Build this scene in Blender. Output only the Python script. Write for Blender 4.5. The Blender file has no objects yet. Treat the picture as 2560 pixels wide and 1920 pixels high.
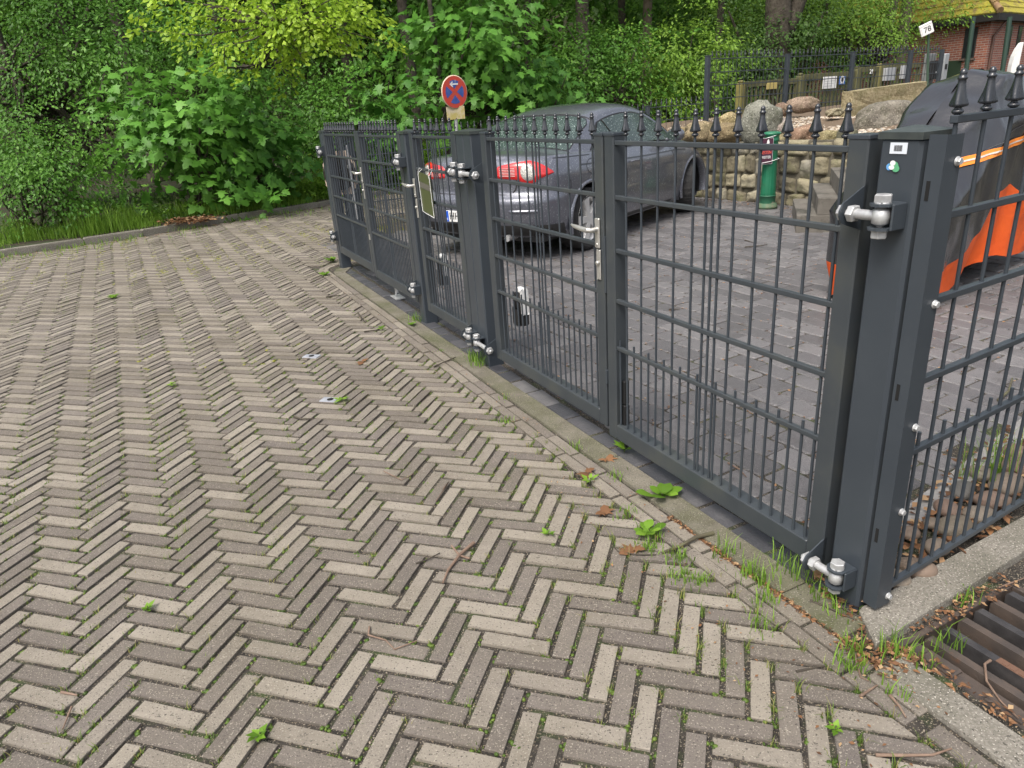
import bpy, bmesh, math, random
import numpy as np
from mathutils import Vector, Matrix
R = math.radians
random.seed(7); rng = np.random.default_rng(7)
scene = bpy.context.scene
col = scene.collection

# ------------------------------------------------------------------ camera
CAMH, FPX, PITCH, ROLL = 1.45, 1764.5, R(21.675), R(-4.083)
_f = np.array([0, math.cos(PITCH), -math.sin(PITCH)])
_u0 = np.array([0, math.sin(PITCH), math.cos(PITCH)]); _r0 = np.array([1.0, 0, 0])
_rt = math.cos(ROLL)*_r0 + math.sin(ROLL)*_u0
_up = -math.sin(ROLL)*_r0 + math.cos(ROLL)*_u0
EYE = np.array([0, 0, CAMH])
def ray(px, py):
    return _f + (px-1280)/FPX*_rt - (py-960)/FPX*_up
def at(px, py, Y):                       # point seen there at world depth Y
    d = ray(px, py); return EYE + d*(Y/d[1])
def gnd(px, py, z=0.0):
    d = ray(px, py); return EYE + d*((z-CAMH)/d[2])
def onpl(px, py, p0, nrm):
    d = ray(px, py); return EYE + d*(((p0-EYE) @ nrm)/(d @ nrm))
cam = bpy.data.cameras.new('camera'); camo = bpy.data.objects.new('camera', cam); col.objects.link(camo)
cam.sensor_width = 36; cam.lens = 36*FPX/2560; cam.clip_start = .05; cam.clip_end = 500
camo.matrix_world = Matrix(((_rt[0], _up[0], -_f[0], 0), (_rt[1], _up[1], -_f[1], 0), (_rt[2], _up[2], -_f[2], CAMH), (0, 0, 0, 1)))
scene.camera = camo
# gate frame: s runs along the gates towards the camera, w into the yard
G0 = np.array([-1.685, 7.250]); U = np.array([.42761, -.90396]); N = np.array([.90396, .42761])
GA = math.atan2(U[1], U[0])
def SW(s, w, z=0.0):
    p = G0 + U*s + N*w; return (float(p[0]), float(p[1]), z)
def toSW(x, y):
    d = np.array([x, y]) - G0; return float(d @ U), float(d @ N)

# ------------------------------------------------------------------ light
SUN_EL, SUN_AZ = R(58), R(215)           # azimuth clockwise from +Y
w = bpy.data.worlds.new("World"); scene.world = w; w.use_nodes = True
nt = w.node_tree; bg = nt.nodes['Background']
sky = nt.nodes.new('ShaderNodeTexSky'); sky.sky_type = 'NISHITA'; sky.sun_disc = False
sky.sun_elevation = SUN_EL; sky.sun_rotation = SUN_AZ; sky.air_density = 1.0; sky.dust_density = 6.0; sky.ozone_density = .6
hsv = nt.nodes.new('ShaderNodeHueSaturation'); hsv.inputs['Saturation'].default_value = .5
nt.links.new(sky.outputs[0], hsv.inputs['Color']); nt.links.new(hsv.outputs[0], bg.inputs[0]); bg.inputs[1].default_value = .15
sl = bpy.data.lights.new('sun', 'SUN'); sl.energy = 1.5; sl.angle = R(25); sl.color = (1, .95, .87)
so = bpy.data.objects.new('sun', sl); col.objects.link(so)
sd = Vector((math.sin(SUN_AZ)*math.cos(SUN_EL), math.cos(SUN_AZ)*math.cos(SUN_EL), math.sin(SUN_EL)))
so.rotation_euler = sd.to_track_quat('Z', 'Y').to_euler(); so.location = (0, -5, 20)
scene.view_settings.view_transform = 'Standard'; scene.view_settings.look = 'None'; scene.view_settings.gamma = 1
scene.view_settings.exposure = .74
try:
    scene.cycles.max_bounces = 6; scene.cycles.diffuse_bounces = 3; scene.cycles.glossy_bounces = 3; scene.cycles.transmission_bounces = 3
    scene.cycles.use_denoising = True
except Exception: pass

# ------------------------------------------------------------------ materials
MATS = {}
def M(name, c, rough=.6, c2=None, scale=8.0, mix=(.35, .65), bump=0.0, bscale=60.0, metal=0.0, coat=0.0, spec=.5,
      attr=False, dirt=None, dscale=3.0, dmix=(.55, .75), trans=0.0, detail=6, coords='Object', ramp=None, attr_noise=.25, bdist=.01, specks=None, sscale=300, dmax=1.0):
    if name in MATS: return MATS[name]
    m = bpy.data.materials.new(name); m.use_nodes = True; MATS[name] = m
    t = m.node_tree; N_ = t.nodes; L = t.links
    p = N_['Principled BSDF']; out = N_['Material Output']
    p.inputs['Roughness'].default_value = rough; p.inputs['Metallic'].default_value = metal
    p.inputs['Specular IOR Level'].default_value = spec
    p.inputs['Coat Weight'].default_value = coat; p.inputs['Coat Roughness'].default_value = .06
    tc = N_.new('ShaderNodeTexCoord'); co = tc.outputs[coords]
    def noise(sc, det=detail, rg=.55):
        n = N_.new('ShaderNodeTexNoise'); n.inputs['Scale'].default_value = sc; n.inputs['Detail'].default_value = det
        n.inputs['Roughness'].default_value = rg; L.new(co, n.inputs['Vector']); return n.outputs[0]
    def rampn(src, a, b, ca=(0, 0, 0, 1), cb=(1, 1, 1, 1)):
        r = N_.new('ShaderNodeValToRGB'); L.new(src, r.inputs[0]); e = r.color_ramp.elements
        e[0].position = a; e[0].color = ca; e[1].position = b; e[1].color = cb; return r.outputs[0]
    def v4(c): return (c[0], c[1], c[2], 1)
    if attr:
        a = N_.new('ShaderNodeAttribute'); a.attribute_name = 'rnd'; a.attribute_type = 'GEOMETRY'; fac = a.outputs['Fac']
        if attr_noise:
            n = noise(scale); mm = N_.new('ShaderNodeMath'); mm.operation = 'MULTIPLY_ADD'
            mm.inputs[1].default_value = attr_noise*2; L.new(n, mm.inputs[0])
            ad = N_.new('ShaderNodeMath'); ad.operation = 'SUBTRACT'; ad.inputs[1].default_value = attr_noise; L.new(fac, ad.inputs[0])
            L.new(ad.outputs[0], mm.inputs[2]); fac = mm.outputs[0]
        cols = ramp or [c, c2 or c]
        r = N_.new('ShaderNodeValToRGB'); L.new(fac, r.inputs[0]); e = r.color_ramp.elements
        while len(e) < len(cols): e.new(.5)
        for i, cc in enumerate(cols):
            e[i].position = i/(len(cols)-1); e[i].color = v4(cc)
        base = r.outputs[0]
    elif c2 is not None:
        base = rampn(noise(scale), mix[0], mix[1], v4(c), v4(c2))
    else:
        rg = N_.new('ShaderNodeRGB'); rg.outputs[0].default_value = v4(c); base = rg.outputs[0]
    if dirt is not None:
        mx = N_.new('ShaderNodeMix'); mx.data_type = 'RGBA'
        L.new(rampn(noise(dscale, 8, .65), dmix[0], dmix[1], cb=(dmax, dmax, dmax, 1)), mx.inputs['Factor'])
        L.new(base, mx.inputs['A']); mx.inputs['B'].default_value = v4(dirt); base = mx.outputs['Result']
    if specks is not None:                # (dark colour, light colour): small pits and grains
        for k, cc in enumerate(specks):
            vo = N_.new('ShaderNodeTexNoise'); vo.inputs['Scale'].default_value = sscale*(1 if k == 0 else 1.37); vo.inputs['Detail'].default_value = 1.5; L.new(co, vo.inputs['Vector'])
            mx = N_.new('ShaderNodeMix'); mx.data_type = 'RGBA'; L.new(rampn(vo.outputs[0], .61, .70), mx.inputs['Factor']); L.new(base, mx.inputs['A']); mx.inputs['B'].default_value = v4(cc); base = mx.outputs['Result']
    L.new(base, p.inputs['Base Color'])
    if bump:
        b = N_.new('ShaderNodeBump'); b.inputs['Strength'].default_value = bump; b.inputs['Distance'].default_value = bdist
        L.new(noise(bscale, 5, .6), b.inputs['Height']); L.new(b.outputs[0], p.inputs['Normal'])
    if trans:
        tr = N_.new('ShaderNodeBsdfTranslucent'); L.new(base, tr.inputs[0])
        ms = N_.new('ShaderNodeMixShader'); ms.inputs[0].default_value = trans
        L.new(p.outputs[0], ms.inputs[1]); L.new(tr.outputs[0], ms.inputs[2]); L.new(ms.outputs[0], out.inputs[0])
    return m

# ------------------------------------------------------------------ mesh helpers
def link(o, parent=None):
    col.objects.link(o)
    if parent is not None: o.parent = parent
    return o
def tag(o, label=None, cat=None, group=None, kind=None):
    if label: o['label'] = label
    if cat: o['category'] = cat
    if group: o['group'] = group
    if kind: o['kind'] = kind
    return o
def empty(name, loc=(0, 0, 0), rz=0.0, **k):
    o = bpy.data.objects.new(name, None); o.location = loc; o.rotation_euler = (0, 0, rz); o.empty_display_size = .1
    link(o); return tag(o, **k)
class MB:
    """collects shapes and links them as one mesh object"""
    def __init__(s): s.v = []; s.f = []; s.r = []; s.mi = []; s.hasr = False; s.smooth = []
    def add(s, V, F, rnd=None, mi=0, smooth=False):
        b = len(s.v); s.v.extend([tuple(map(float, p)) for p in V])
        for f in F:
            s.f.append([b+i for i in f]); s.r.append(rnd if rnd is not None else 0.0); s.mi.append(mi); s.smooth.append(smooth)
        if rnd is not None: s.hasr = True
        return s
    def box(s, a, b, rnd=None, mi=0, bev=0.0):
        (x0, y0, z0), (x1, y1, z1) = a, b
        if bev <= 0:
            V = [(x0, y0, z0), (x1, y0, z0), (x1, y1, z0), (x0, y1, z0), (x0, y0, z1), (x1, y0, z1), (x1, y1, z1), (x0, y1, z1)]
            return s.add(V, [(0, 3, 2, 1), (4, 5, 6, 7), (0, 1, 5, 4), (1, 2, 6, 5), (2, 3, 7, 6), (3, 0, 4, 7)], rnd, mi)
        c = bev   # vertical-edge and top chamfers
        def ring(z, i):
            return [(x0+i+c, y0+i, z), (x1-i-c, y0+i, z), (x1-i, y0+i+c, z), (x1-i, y1-i-c, z), (x1-i-c, y1-i, z), (x0+i+c, y1-i, z), (x0+i, y1-i-c, z), (x0+i, y0+i+c, z)]
        V = ring(z0+c, 0) + ring(z1-c, 0) + ring(z1, c*.7) + ring(z0, c*.7)
        F = []
        for k in range(8):
            j = (k+1) % 8
            F += [(k, j, 8+j, 8+k), (8+k, 8+j, 16+j, 16+k), (24+k, 24+j, j, k)]
        F += [tuple(range(16, 24)), tuple(reversed(range(24, 32)))]
        return s.add(V, F, rnd, mi)
    def tube(s, pts, rad, n=8, rnd=None, mi=0, cap=True, smooth=True):
        pts = [Vector(p) for p in pts]; m = len(pts)
        if not hasattr(rad, '__len__'): rad = [rad]*m
        V = []; F = []; prev = None
        for i, p in enumerate(pts):
            d = (pts[min(i+1, m-1)] - pts[max(i-1, 0)]).normalized()
            if prev is None:
                a = Vector((0, 0, 1)) if abs(d.z) < .9 else Vector((1, 0, 0)); x = d.cross(a).normalized()
            else:
                x = (prev - d*prev.dot(d)).normalized()
            prev = x; y = d.cross(x)
            for k in range(n):
                t = 2*math.pi*k/n; V.append(p + (x*math.cos(t) + y*math.sin(t))*rad[i])
        for i in range(m-1):
            for k in range(n):
                j = (k+1) % n; F.append((i*n+k, i*n+j, (i+1)*n+j, (i+1)*n+k))
        s.add(V, F, rnd, mi, smooth)
        if cap: s.add(V[:n], [tuple(reversed(range(n)))], rnd, mi); s.add(V[-n:], [tuple(range(n))], rnd, mi)
        return s
    def lathe(s, prof, n=12, c=(0, 0, 0), axis='z', rnd=None, mi=0, smooth=True, mod=None, cap=True):
        V = []; F = []
        for (r, z) in prof:
            for k in range(n):
                t = 2*math.pi*k/n; rr = r*(mod(t, z) if mod else 1)
                a, b = rr*math.cos(t), rr*math.sin(t)
                q = (a, b, z) if axis == 'z' else ((z, a, b) if axis == 'x' else (a, z, b))
                V.append((c[0]+q[0], c[1]+q[1], c[2]+q[2]))
        flip = axis == 'y'
        for i in range(len(prof)-1):
            for k in range(n):
                j = (k+1) % n; f = (i*n+k, i*n+j, (i+1)*n+j, (i+1)*n+k); F.append(f[::-1] if flip else f)
        m = len(prof)-1
        if cap:
            F.append(tuple(range(m*n, m*n+n)) if not flip else tuple(reversed(range(m*n, m*n+n))))
            F.append(tuple(reversed(range(n))) if not flip else tuple(range(n)))
        return s.add(V, F, rnd, mi, smooth)
    def prism(s, poly, z0, z1, rnd=None, mi=0, ch=0.0, zf=None):
        """vertical prism over a ccw convex polygon with a top chamfer"""
        n = len(poly); cx = sum(p[0] for p in poly)/n; cy = sum(p[1] for p in poly)/n
        zz = zf or (lambda x, y: 0.0)
        V = [(x, y, z0) for x, y in poly]
        if ch:
            V += [(x, y, z1-ch+zz(x, y)) for x, y in poly]; 
            q = []
            for x, y in poly:
                d = math.hypot(x-cx, y-cy) or 1; k = max(0, 1-1.3*ch/d); q.append((cx+(x-cx)*k, cy+(y-cy)*k))
            V += [(x, y, z1+zz(x, y)) for x, y in q]; nl = 3
        else:
            V += [(x, y, z1+zz(x, y)) for x, y in poly]; nl = 2
        F = []
        for l in range(nl-1):
            for k in range(n):
                j = (k+1) % n; F.append((l*n+k, l*n+j, (l+1)*n+j, (l+1)*n+k))
        F.append(tuple(range((nl-1)*n, nl*n)))
        return s.add(V, F, rnd, mi)
    def build(s, name, mat, parent=None, smooth=None):
        me = bpy.data.meshes.new(name); me.from_pydata(s.v, [], s.f)
        for m in (mat if isinstance(mat, (list, tuple)) else [mat]): me.materials.append(m)
        me.polygons.foreach_set('material_index', s.mi)
        me.polygons.foreach_set('use_smooth', s.smooth if smooth is None else [smooth]*len(s.f))
        if s.hasr:
            a = me.attributes.new('rnd', 'FLOAT', 'FACE'); a.data.foreach_set('value', s.r)
        me.update(); o = bpy.data.objects.new(name, me); return link(o, parent)
def np_obj(name, V, T, rnd, mat, parent=None):
    """triangles (or quads) from arrays"""
    k = T.shape[1]; me = bpy.data.meshes.new(name); nf = len(T)
    me.vertices.add(len(V)); me.vertices.foreach_set('co', V.astype(np.float32).ravel())
    me.loops.add(nf*k); me.loops.foreach_set('vertex_index', T.astype(np.int32).ravel())
    me.polygons.add(nf); me.polygons.foreach_set('loop_start', np.arange(0, nf*k, k, dtype=np.int32))
    try: me.polygons.foreach_set('loop_total', np.full(nf, k, dtype=np.int32))
    except Exception: pass
    me.materials.append(mat)
    a = me.attributes.new('rnd', 'FLOAT', 'FACE'); a.data.foreach_set('value', rnd.astype(np.float32))
    me.update(calc_edges=True); me.validate()
    o = bpy.data.objects.new(name, me); return link(o, parent)
def copy_tree(o, parent=None):
    c = o.copy(); col.objects.link(c)
    if parent is not None: c.parent = parent
    for ch in list(o.children): copy_tree(ch, c)
    return c
def clip(poly, a, b, c):                 # keep a*x+b*y <= c
    out = []
    for i in range(len(poly)):
        p, q = poly[i], poly[(i+1) % len(poly)]
        dp, dq = a*p[0]+b*p[1]-c, a*q[0]+b*q[1]-c
        if dp <= 0: out.append(p)
        if (dp < 0) != (dq < 0) and dp != dq:
            t = dp/(dp-dq); out.append((p[0]+(q[0]-p[0])*t, p[1]+(q[1]-p[1])*t))
    return out
def area(p):
    return .5*sum(p[i][0]*p[(i+1) % len(p)][1]-p[(i+1) % len(p)][0]*p[i][1] for i in range(len(p)))
def text_mesh(name, body, size, mat, parent, ext=.001):
    cu = bpy.data.curves.new(name, 'FONT'); cu.body = body; cu.size = size; cu.extrude = ext; cu.align_x = 'CENTER'; cu.align_y = 'CENTER'
    to = bpy.data.objects.new(name, cu); col.objects.link(to)
    dg = bpy.context.evaluated_depsgraph_get(); me = bpy.data.meshes.new_from_object(to.evaluated_get(dg))
    bpy.data.objects.remove(to); me.materials.clear(); me.materials.append(mat)
    return link(bpy.data.objects.new(name, me), parent)
_perm = rng.random((64, 64))
def vn(x, y):                            # smooth value noise, numpy or float
    x = np.asarray(x, float); y = np.asarray(y, float)
    xi = np.floor(x).astype(int); yi = np.floor(y).astype(int); fx = x-xi; fy = y-yi
    fx = fx*fx*(3-2*fx); fy = fy*fy*(3-2*fy)
    g = lambda a, b: _perm[a % 64, b % 64]
    return (g(xi, yi)*(1-fx)+g(xi+1, yi)*fx)*(1-fy) + (g(xi, yi+1)*(1-fx)+g(xi+1, yi+1)*fx)*fy

# ------------------------------------------------------------------ ground, road, yard
m_soil = M('soil', (.05, .042, .034), .95, c2=(.016, .014, .011), scale=30, bump=.8, bscale=160, dirt=(.04, .058, .016), dscale=7, dmix=(.50, .66), specks=((.20, .16, .11), (.30, .26, .2)), sscale=160)
m_forest = M('forest floor', (.022, .017, .010), .95, c2=(.045, .03, .016), scale=9, bump=.8, bscale=40, dirt=(.02, .04, .008), dscale=2, dmix=(.45, .6))
m_brick = M('clinker brick', (.11, .09, .08), .82, attr=True, scale=26, attr_noise=.30, ramp=[(.112, .096, .085), (.150, .130, .113), (.205, .181, .150), (.268, .239, .198)],
            bump=.55, bscale=180, bdist=.005, dirt=(.088, .074, .044), dscale=1.5, dmix=(.38, .72), dmax=.55, specks=((.062, .053, .045), (.30, .27, .22)), sscale=170)
m_paver = M('grey concrete paver', (.07, .07, .075), .55, attr=True, scale=18, attr_noise=.3, ramp=[(.085, .082, .084), (.115, .111, .114), (.155, .149, .15)], bump=.6, bscale=150, bdist=.006, dirt=(.05, .048, .045), dscale=6, dmix=(.55, .8), specks=((.035, .034, .035), (.22, .21, .21)), sscale=190)
m_conc = M('weathered concrete', (.105, .094, .072), .9, c2=(.165, .15, .118), scale=9, bump=.5, bscale=140, bdist=.004, dirt=(.07, .074, .032), dscale=3, dmix=(.42, .66), specks=((.05, .046, .036), (.25, .23, .19)), sscale=150)
m_conc2 = M('grey aggregate concrete', (.155, .142, .12), .9, c2=(.235, .218, .185), scale=120, mix=(.42, .66), bump=.6, bscale=190, bdist=.004, dirt=(.10, .095, .07), dscale=4, dmix=(.45, .72), specks=((.06, .055, .045), (.42, .39, .34)), sscale=130)
m_sett = M('dark granite sett', (.05, .05, .055), .55, attr=True, scale=12, ramp=[(.045, .046, .052), (.075, .074, .08), (.17, .165, .16)], bump=.5, bscale=90, attr_noise=.35)

b = MB(); GZ = -.0075
for sa, sb, wa, wb in ((-120, 6.34, -120, 120), (7.13, 120, -120, 120), (6.34, 7.13, -120, -.015), (6.34, 7.13, .49, 120)):
    b.add([SW(sa, wa, GZ), SW(sb, wa, GZ), SW(sb, wb, GZ), SW(sa, wb, GZ)], [(0, 1, 2, 3)])
tag(b.build('ground', m_soil), kind='structure')

# far kerb polyline (outer edge of the road)
KERB = [(-11.5, 6.2), (-9.0, 7.95), (-6.67, 9.53), (-5.22, 10.53), (-3.11, 12.57), (-1.5, 14.6), (.3, 17.2), (3.0, 21.5)]
def kerb_y(x):
    xs = [p[0] for p in KERB]; ys = [p[1] for p in KERB]; return float(np.interp(x, xs, ys))
def in_road(x, y):
    if x < -11 or y < -.6 or x > 3.2 or y > kerb_y(x)-.03: return False
    s, w = toSW(x, y)
    if s < -.28: return w < .35 or (w < 1.0 and s < -1.9) or s < -3.2-.0*w
    if s > 6.55: return w < -.16 or s > 8.3
    return w < -.20
BL, BW = .215, .063; BD = R(-18.0)
e1 = np.array([math.cos(BD), math.sin(BD)]); e2 = np.array([-math.sin(BD), math.cos(BD)])
BO = np.array([-.1545, 1.6255]) 
v1 = np.array([BW, -BW]); v2 = np.array([BL+BW, BL-BW])
def bw(p): return BO + e1*p[0] + e2*p[1]
b = MB(); jointpts = []
inv = np.linalg.inv(np.array([v1, v2]).T)
corn = [inv @ np.array([(np.array(c)-BO) @ e1, (np.array(c)-BO) @ e2]) for c in ((-12, -1), (4, -1), (4, 22), (-12, 22))]
i0, i1 = int(min(c[0] for c in corn))-2, int(max(c[0] for c in corn))+2
j0, j1 = int(min(c[1] for c in corn))-2, int(max(c[1] for c in corn))+2
def brickpoly(b, poly, jit=.0015, ch=.0022, tone=None, z=0.0):
    r = random.random()
    r = (.12+.25*random.random()) if random.random() < .52 else (.6+.4*random.random())
    if tone is not None: r = tone
    tx, ty, dz = random.gauss(0, .011), random.gauss(0, .011), random.gauss(0, .0018)
    n = len(poly); cx = sum(p[0] for p in poly)/n; cy = sum(p[1] for p in poly)/n
    b.prism(poly, -.04, z, r, ch=ch, zf=lambda x, y: dz+(x-cx)*tx+(y-cy)*ty)
for i in range(i0, i1):
    for j in range(j0, j1):
        o = v1*i + v2*j; c0 = bw(o)
        if not (-11.3 < c0[0] < 3.6 and -.8 < c0[1] < 18): continue
        for kind in (0, 1):
            q = ((0, 0, BL, BW) if kind == 0 else (-BW, BW-BL, 0, BW))
            near = c0[1] < 4.5
            g0, g1 = (.0072, .0074) if near else (.0066, .007)
            x0, y0, x1, y1 = q[0]+o[0]+g0, q[1]+o[1]+g1, q[2]+o[0]-g0, q[3]+o[1]-g1
            ja = random.gauss(0, .0012); jb = random.gauss(0, .0012)
            poly = [tuple(bw((x0+ja, y0+jb))), tuple(bw((x1+ja, y0-jb))), tuple(bw((x1-ja, y1-jb))), tuple(bw((x0-ja, y1+jb)))]
            cx = sum(p[0] for p in poly)/4; cy = sum(p[1] for p in poly)/4
            if not in_road(cx, cy): 
                s_, w_ = toSW(cx, cy)
                if not (0 < s_ < 6.55 and w_ < -.12): continue
            s_, w_ = toSW(cx, cy)
            if cy > kerb_y(cx)-.12: continue
            if -.28 < s_ < 6.62 and w_ > -.40:
                poly = clip(poly, N[0], N[1], float(G0 @ N) - .248)
            elif s_ >= 6.62 and w_ > -.3:
                poly = clip(poly, N[0], N[1], float(G0 @ N) - .165)
            if len(poly) < 3 or abs(area(poly)) < .0007: continue
            if -.9 < s_ < .3 and w_ > -.5 and math.hypot(s_-.12, w_-.12) < .42 : continue
            lite = (i % 2 == 0) if random.random() < .80 else random.random() < .5
            brickpoly(b, poly, tone=(.58+.42*random.random()) if lite else (.05+.32*random.random()))
            jointpts.append((bw((x0-g0, (y0+y1)/2)), bw((x1, y0-g1)), s_, w_))
# two edging courses of stretcher bricks along the concrete strip, curving round the far post
def swp(pts): return [SW(a, c)[:2] for a, c in pts]
for wa, wb, off in ((-.241, -.195, 0), (-.187, -.140, .11)):
    s = -.02+off*.3
    while s < 6.5:
        e = min(s+.2, 6.52)
        brickpoly(b, swp([(s, wa), (e, wa), (e, wb), (s, wb)]), tone=.25+.6*random.random()); s += .212
for ra, rb in ((.36, .315), (.305, .26)):
    a = -90.0
    while a > -200:
        t0, t1 = R(a), R(a-30)
        pl = [(.1+rr*math.cos(t), .12+rr*math.sin(t)) for rr, t in ((ra, t0), (rb, t0), (rb, t1), (ra, t1))]
        p = swp(pl); p = p if area(p) > 0 else p[::-1]
        brickpoly(b, p, tone=.3+.6*random.random()); a -= 32
s = 6.56
while s < 8.2:                            # course beside the strip by the drain
    brickpoly(b, swp([(s, -.225), (s+.19, -.225), (s+.19, -.172), (s, -.172)]), tone=.15+.3*random.random()); s += .21
tag(b.build('road', m_brick), kind='structure')

# concrete strip in front of the gates
b = MB()
for s0, s1 in ((.32, 1.32), (1.324, 2.32), (2.325, 3.34), (3.344, 4.18), (4.184, 5.004), (5.01, 6.02), (6.024, 6.245)):
    p = swp([(s0, -.126), (s1, -.126), (s1, -.022), (s0, -.022)]); b.prism(p, -.05, .004+random.uniform(-.002, .002), ch=.006)
b.prism(swp([(.06, .1), (.1, -.06), (.2, -.11), (.316, -.12), (.316, -.02), (.1, .1)]), -.05, .003, ch=.005)
tag(b.build('edging_strip', m_conc), kind='structure')
# concrete edging under the right-hand fence and beside the drain
b = MB()
def wd(pts): return [tuple(p) for p in pts]
ka, kd = np.array([.952, 1.612]), np.array([.8755, .483])
kn = np.array([-kd[1], kd[0]])
def kp(t, d): q = ka+kd*t+kn*d; return (float(q[0]), float(q[1]))
b.prism([kp(-.07, -.095), kp(.92, -.105), kp(.92, .0), kp(.02, .02)], -.12, .022, ch=.007)
b.prism([kp(.925, -.105), kp(1.95, -.11), kp(1.95, -.005), kp(.925, 0)], -.12, .024, ch=.007)
b.prism(swp([(6.37, -.155), (7.37, -.155), (7.37, -.052), (6.37, -.052)]), -.12, .006, ch=.007)
b.prism(swp([(7.375, -.155), (8.4, -.155), (8.4, -.052), (7.375, -.052)]), -.12, .006, ch=.007)
tag(b.build('kerb', m_conc2), kind='structure')
# dark setts under the gates
b = MB()
for row, (wa, wb) in enumerate(((-.012, .075), (.105, .185))):
    s = .05 + .06*row
    while s < 6.1:
        L = random.uniform(.15, .21); c = swp([(s, wa), (s+L, wa+random.uniform(-.006, .006)), (s+L, wb), (s, wb+random.uniform(-.006, .006))])
        tx = random.gauss(0, .02)
        b.prism(c, -.05, random.uniform(-.006, .003), (random.random()**1.6) if s > 2.8 else random.random()*.35, ch=.008); s += L+.012
tag(b.build('sett_rows', m_sett), kind='structure')
# yard pavers
PD = R(-60.5); p1 = np.array([math.cos(PD), math.sin(PD)]); p2 = np.array([-math.sin(PD), math.cos(PD)])
PO = np.array([.80, 2.61]); b = MB(); yardj = []
def in_yard(x, y):
    s, w = toSW(x, y)
    if w < .20: return False
    if s < -1.62-.15*(w-1): return False
    if s > 5.9-.16*(w-.45) : return False
    return y < 12.2 and x < 8 and (x-2.87)*.83+(y-10.51)*.55 < .25
for i in range(-60, 60):
    for j in range(-60, 90):
        a = i*.206 + (.103 if j % 2 else 0) + random.gauss(0, .002); c = j*.146
        ct = PO + p1*a + p2*c
        if not in_yard(ct[0], ct[1]): continue
        hl, hw, k = .0995, .0695, .012
        L = [(-hl+k, -hw), (-.03, -hw+.003), (.03, -hw-.002), (hl-k, -hw), (hl, -hw+k), (hl, hw-k), (hl-k, hw), (.03, hw-.003), (-.03, hw+.002), (-hl+k, hw), (-hl, hw-k), (-hl, -hw+k)]
        ro = random.gauss(0, .012); cr, sr = math.cos(ro), math.sin(ro)
        poly = [tuple(ct + p1*(x*cr-y*sr) + p2*(x*sr+y*cr)) for x, y in L]
        tx, ty, dz = random.gauss(0, .012), random.gauss(0, .012), random.gauss(0, .002)
        b.prism(poly, -.04, 0, random.random(), ch=.007, zf=lambda x, y: dz+(x-ct[0])*tx+(y-ct[1])*ty)
        yardj.append(ct - p1*.104 + p2*random.uniform(-.07, .07)); yardj.append(ct + p2*.074 + p1*random.uniform(-.09, .09))
tag(b.build('courtyard_pavement', m_paver), kind='structure')
# inner edging stone of the planting strip
b = MB()
b.prism([(1.17, 1.905), (1.97, 2.49), (1.925, 2.555), (1.125, 1.97)], -.05, .012, ch=.006)
b.prism([(1.975, 2.495), (2.95, 3.20), (2.90, 3.26), (1.93, 2.56)], -.05, .014, ch=.006)
tag(b.build('border_edging', M('pale edging stone', (.22, .21, .20), .85, c2=(.3, .29, .275), scale=14, bump=.4, bscale=120, dirt=(.12, .11, .09), dscale=5)), kind='structure')
# far kerb and raised verge, wooded slope behind
b = MB()
for k in range(len(KERB)-1):
    a, c = np.array(KERB[k]), np.array(KERB[k+1]); L = np.linalg.norm(c-a); d = (c-a)/L; nn = np.array([-d[1], d[0]]); t = 0
    while t < L-.02:
        t2 = min(t+1.0, L); p, q = a+d*t, a+d*(t2-.008)
        b.prism([tuple(p), tuple(q), tuple(q+nn*.12), tuple(p+nn*.12)], -.1, .085+random.uniform(-.012, .008), ch=.015); t = t2
tag(b.build('kerb', m_conc2), kind='structure')
def terr(x, y):
    d = (y-np.interp(x, [p[0] for p in KERB], [p[1] for p in KERB]))
    d = np.where(np.asarray(x) > 3, np.asarray(y)-22, d)
    return .07 + .03*vn(np.asarray(x)*1.3, np.asarray(y)*1.3) + np.clip(d-1.5, 0, 60)*.035 + np.clip(d-26, 0, 18)*.85
xs = np.linspace(-40, 40, 100); V = []; F = []
rows = 40
for x in xs:
    y0 = kerb_y(min(max(x, -11.5), 3.0))+.09 if x > -11.5 else 6.2+.68*(x+11.5)+.09
    if x > 3.0: y0 = 21.5+.3*(x-3)
    for r in range(rows):
        y = y0+55*(r/(rows-1))**1.7; V.append((x, y, float(terr(x, y)) if r else .06))
for i in range(len(xs)-1):
    for r in range(rows-1): F.append((i*rows+r, (i+1)*rows+r, (i+1)*rows+r+1, i*rows+r+1))
b = MB(); b.add(V, F, smooth=True); tag(b.build('hillside', m_forest), kind='structure')

# ------------------------------------------------------------------ posts, gates, fences
m_gate = M('anthracite powder coat', (.034, .042, .052), .38, c2=(.044, .053, .063), scale=3, bump=.12, bscale=260, bdist=.002, spec=.45, dirt=(.055, .06, .06), dscale=2.2, dmix=(.55, .95))
m_gated = M('grimy powder coat', (.034, .041, .048), .45, c2=(.046, .053, .058), scale=5, bump=.15, bscale=200, bdist=.002, dirt=(.06, .064, .055), dscale=5, dmix=(.52, .85))
m_cast = M('black cast iron paint', (.022, .025, .031), .24, spec=.7, bump=.2, bscale=90, bdist=.003)
m_zinc = M('galvanised steel', (.52, .53, .53), .45, c2=(.38, .38, .385), scale=40, metal=.45, bump=.2, bscale=200, bdist=.002)
m_alu = M('aluminium', (.62, .61, .58), .35, metal=.7, c2=(.5, .49, .46), scale=20)
m_blk = M('black plastic', (.012, .012, .013), .5)
m_wht = M('white plastic', (.78, .78, .77), .5, c2=(.68, .68, .66), scale=12)
m_dark = M('dark void', (.004, .004, .004), .9)

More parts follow.
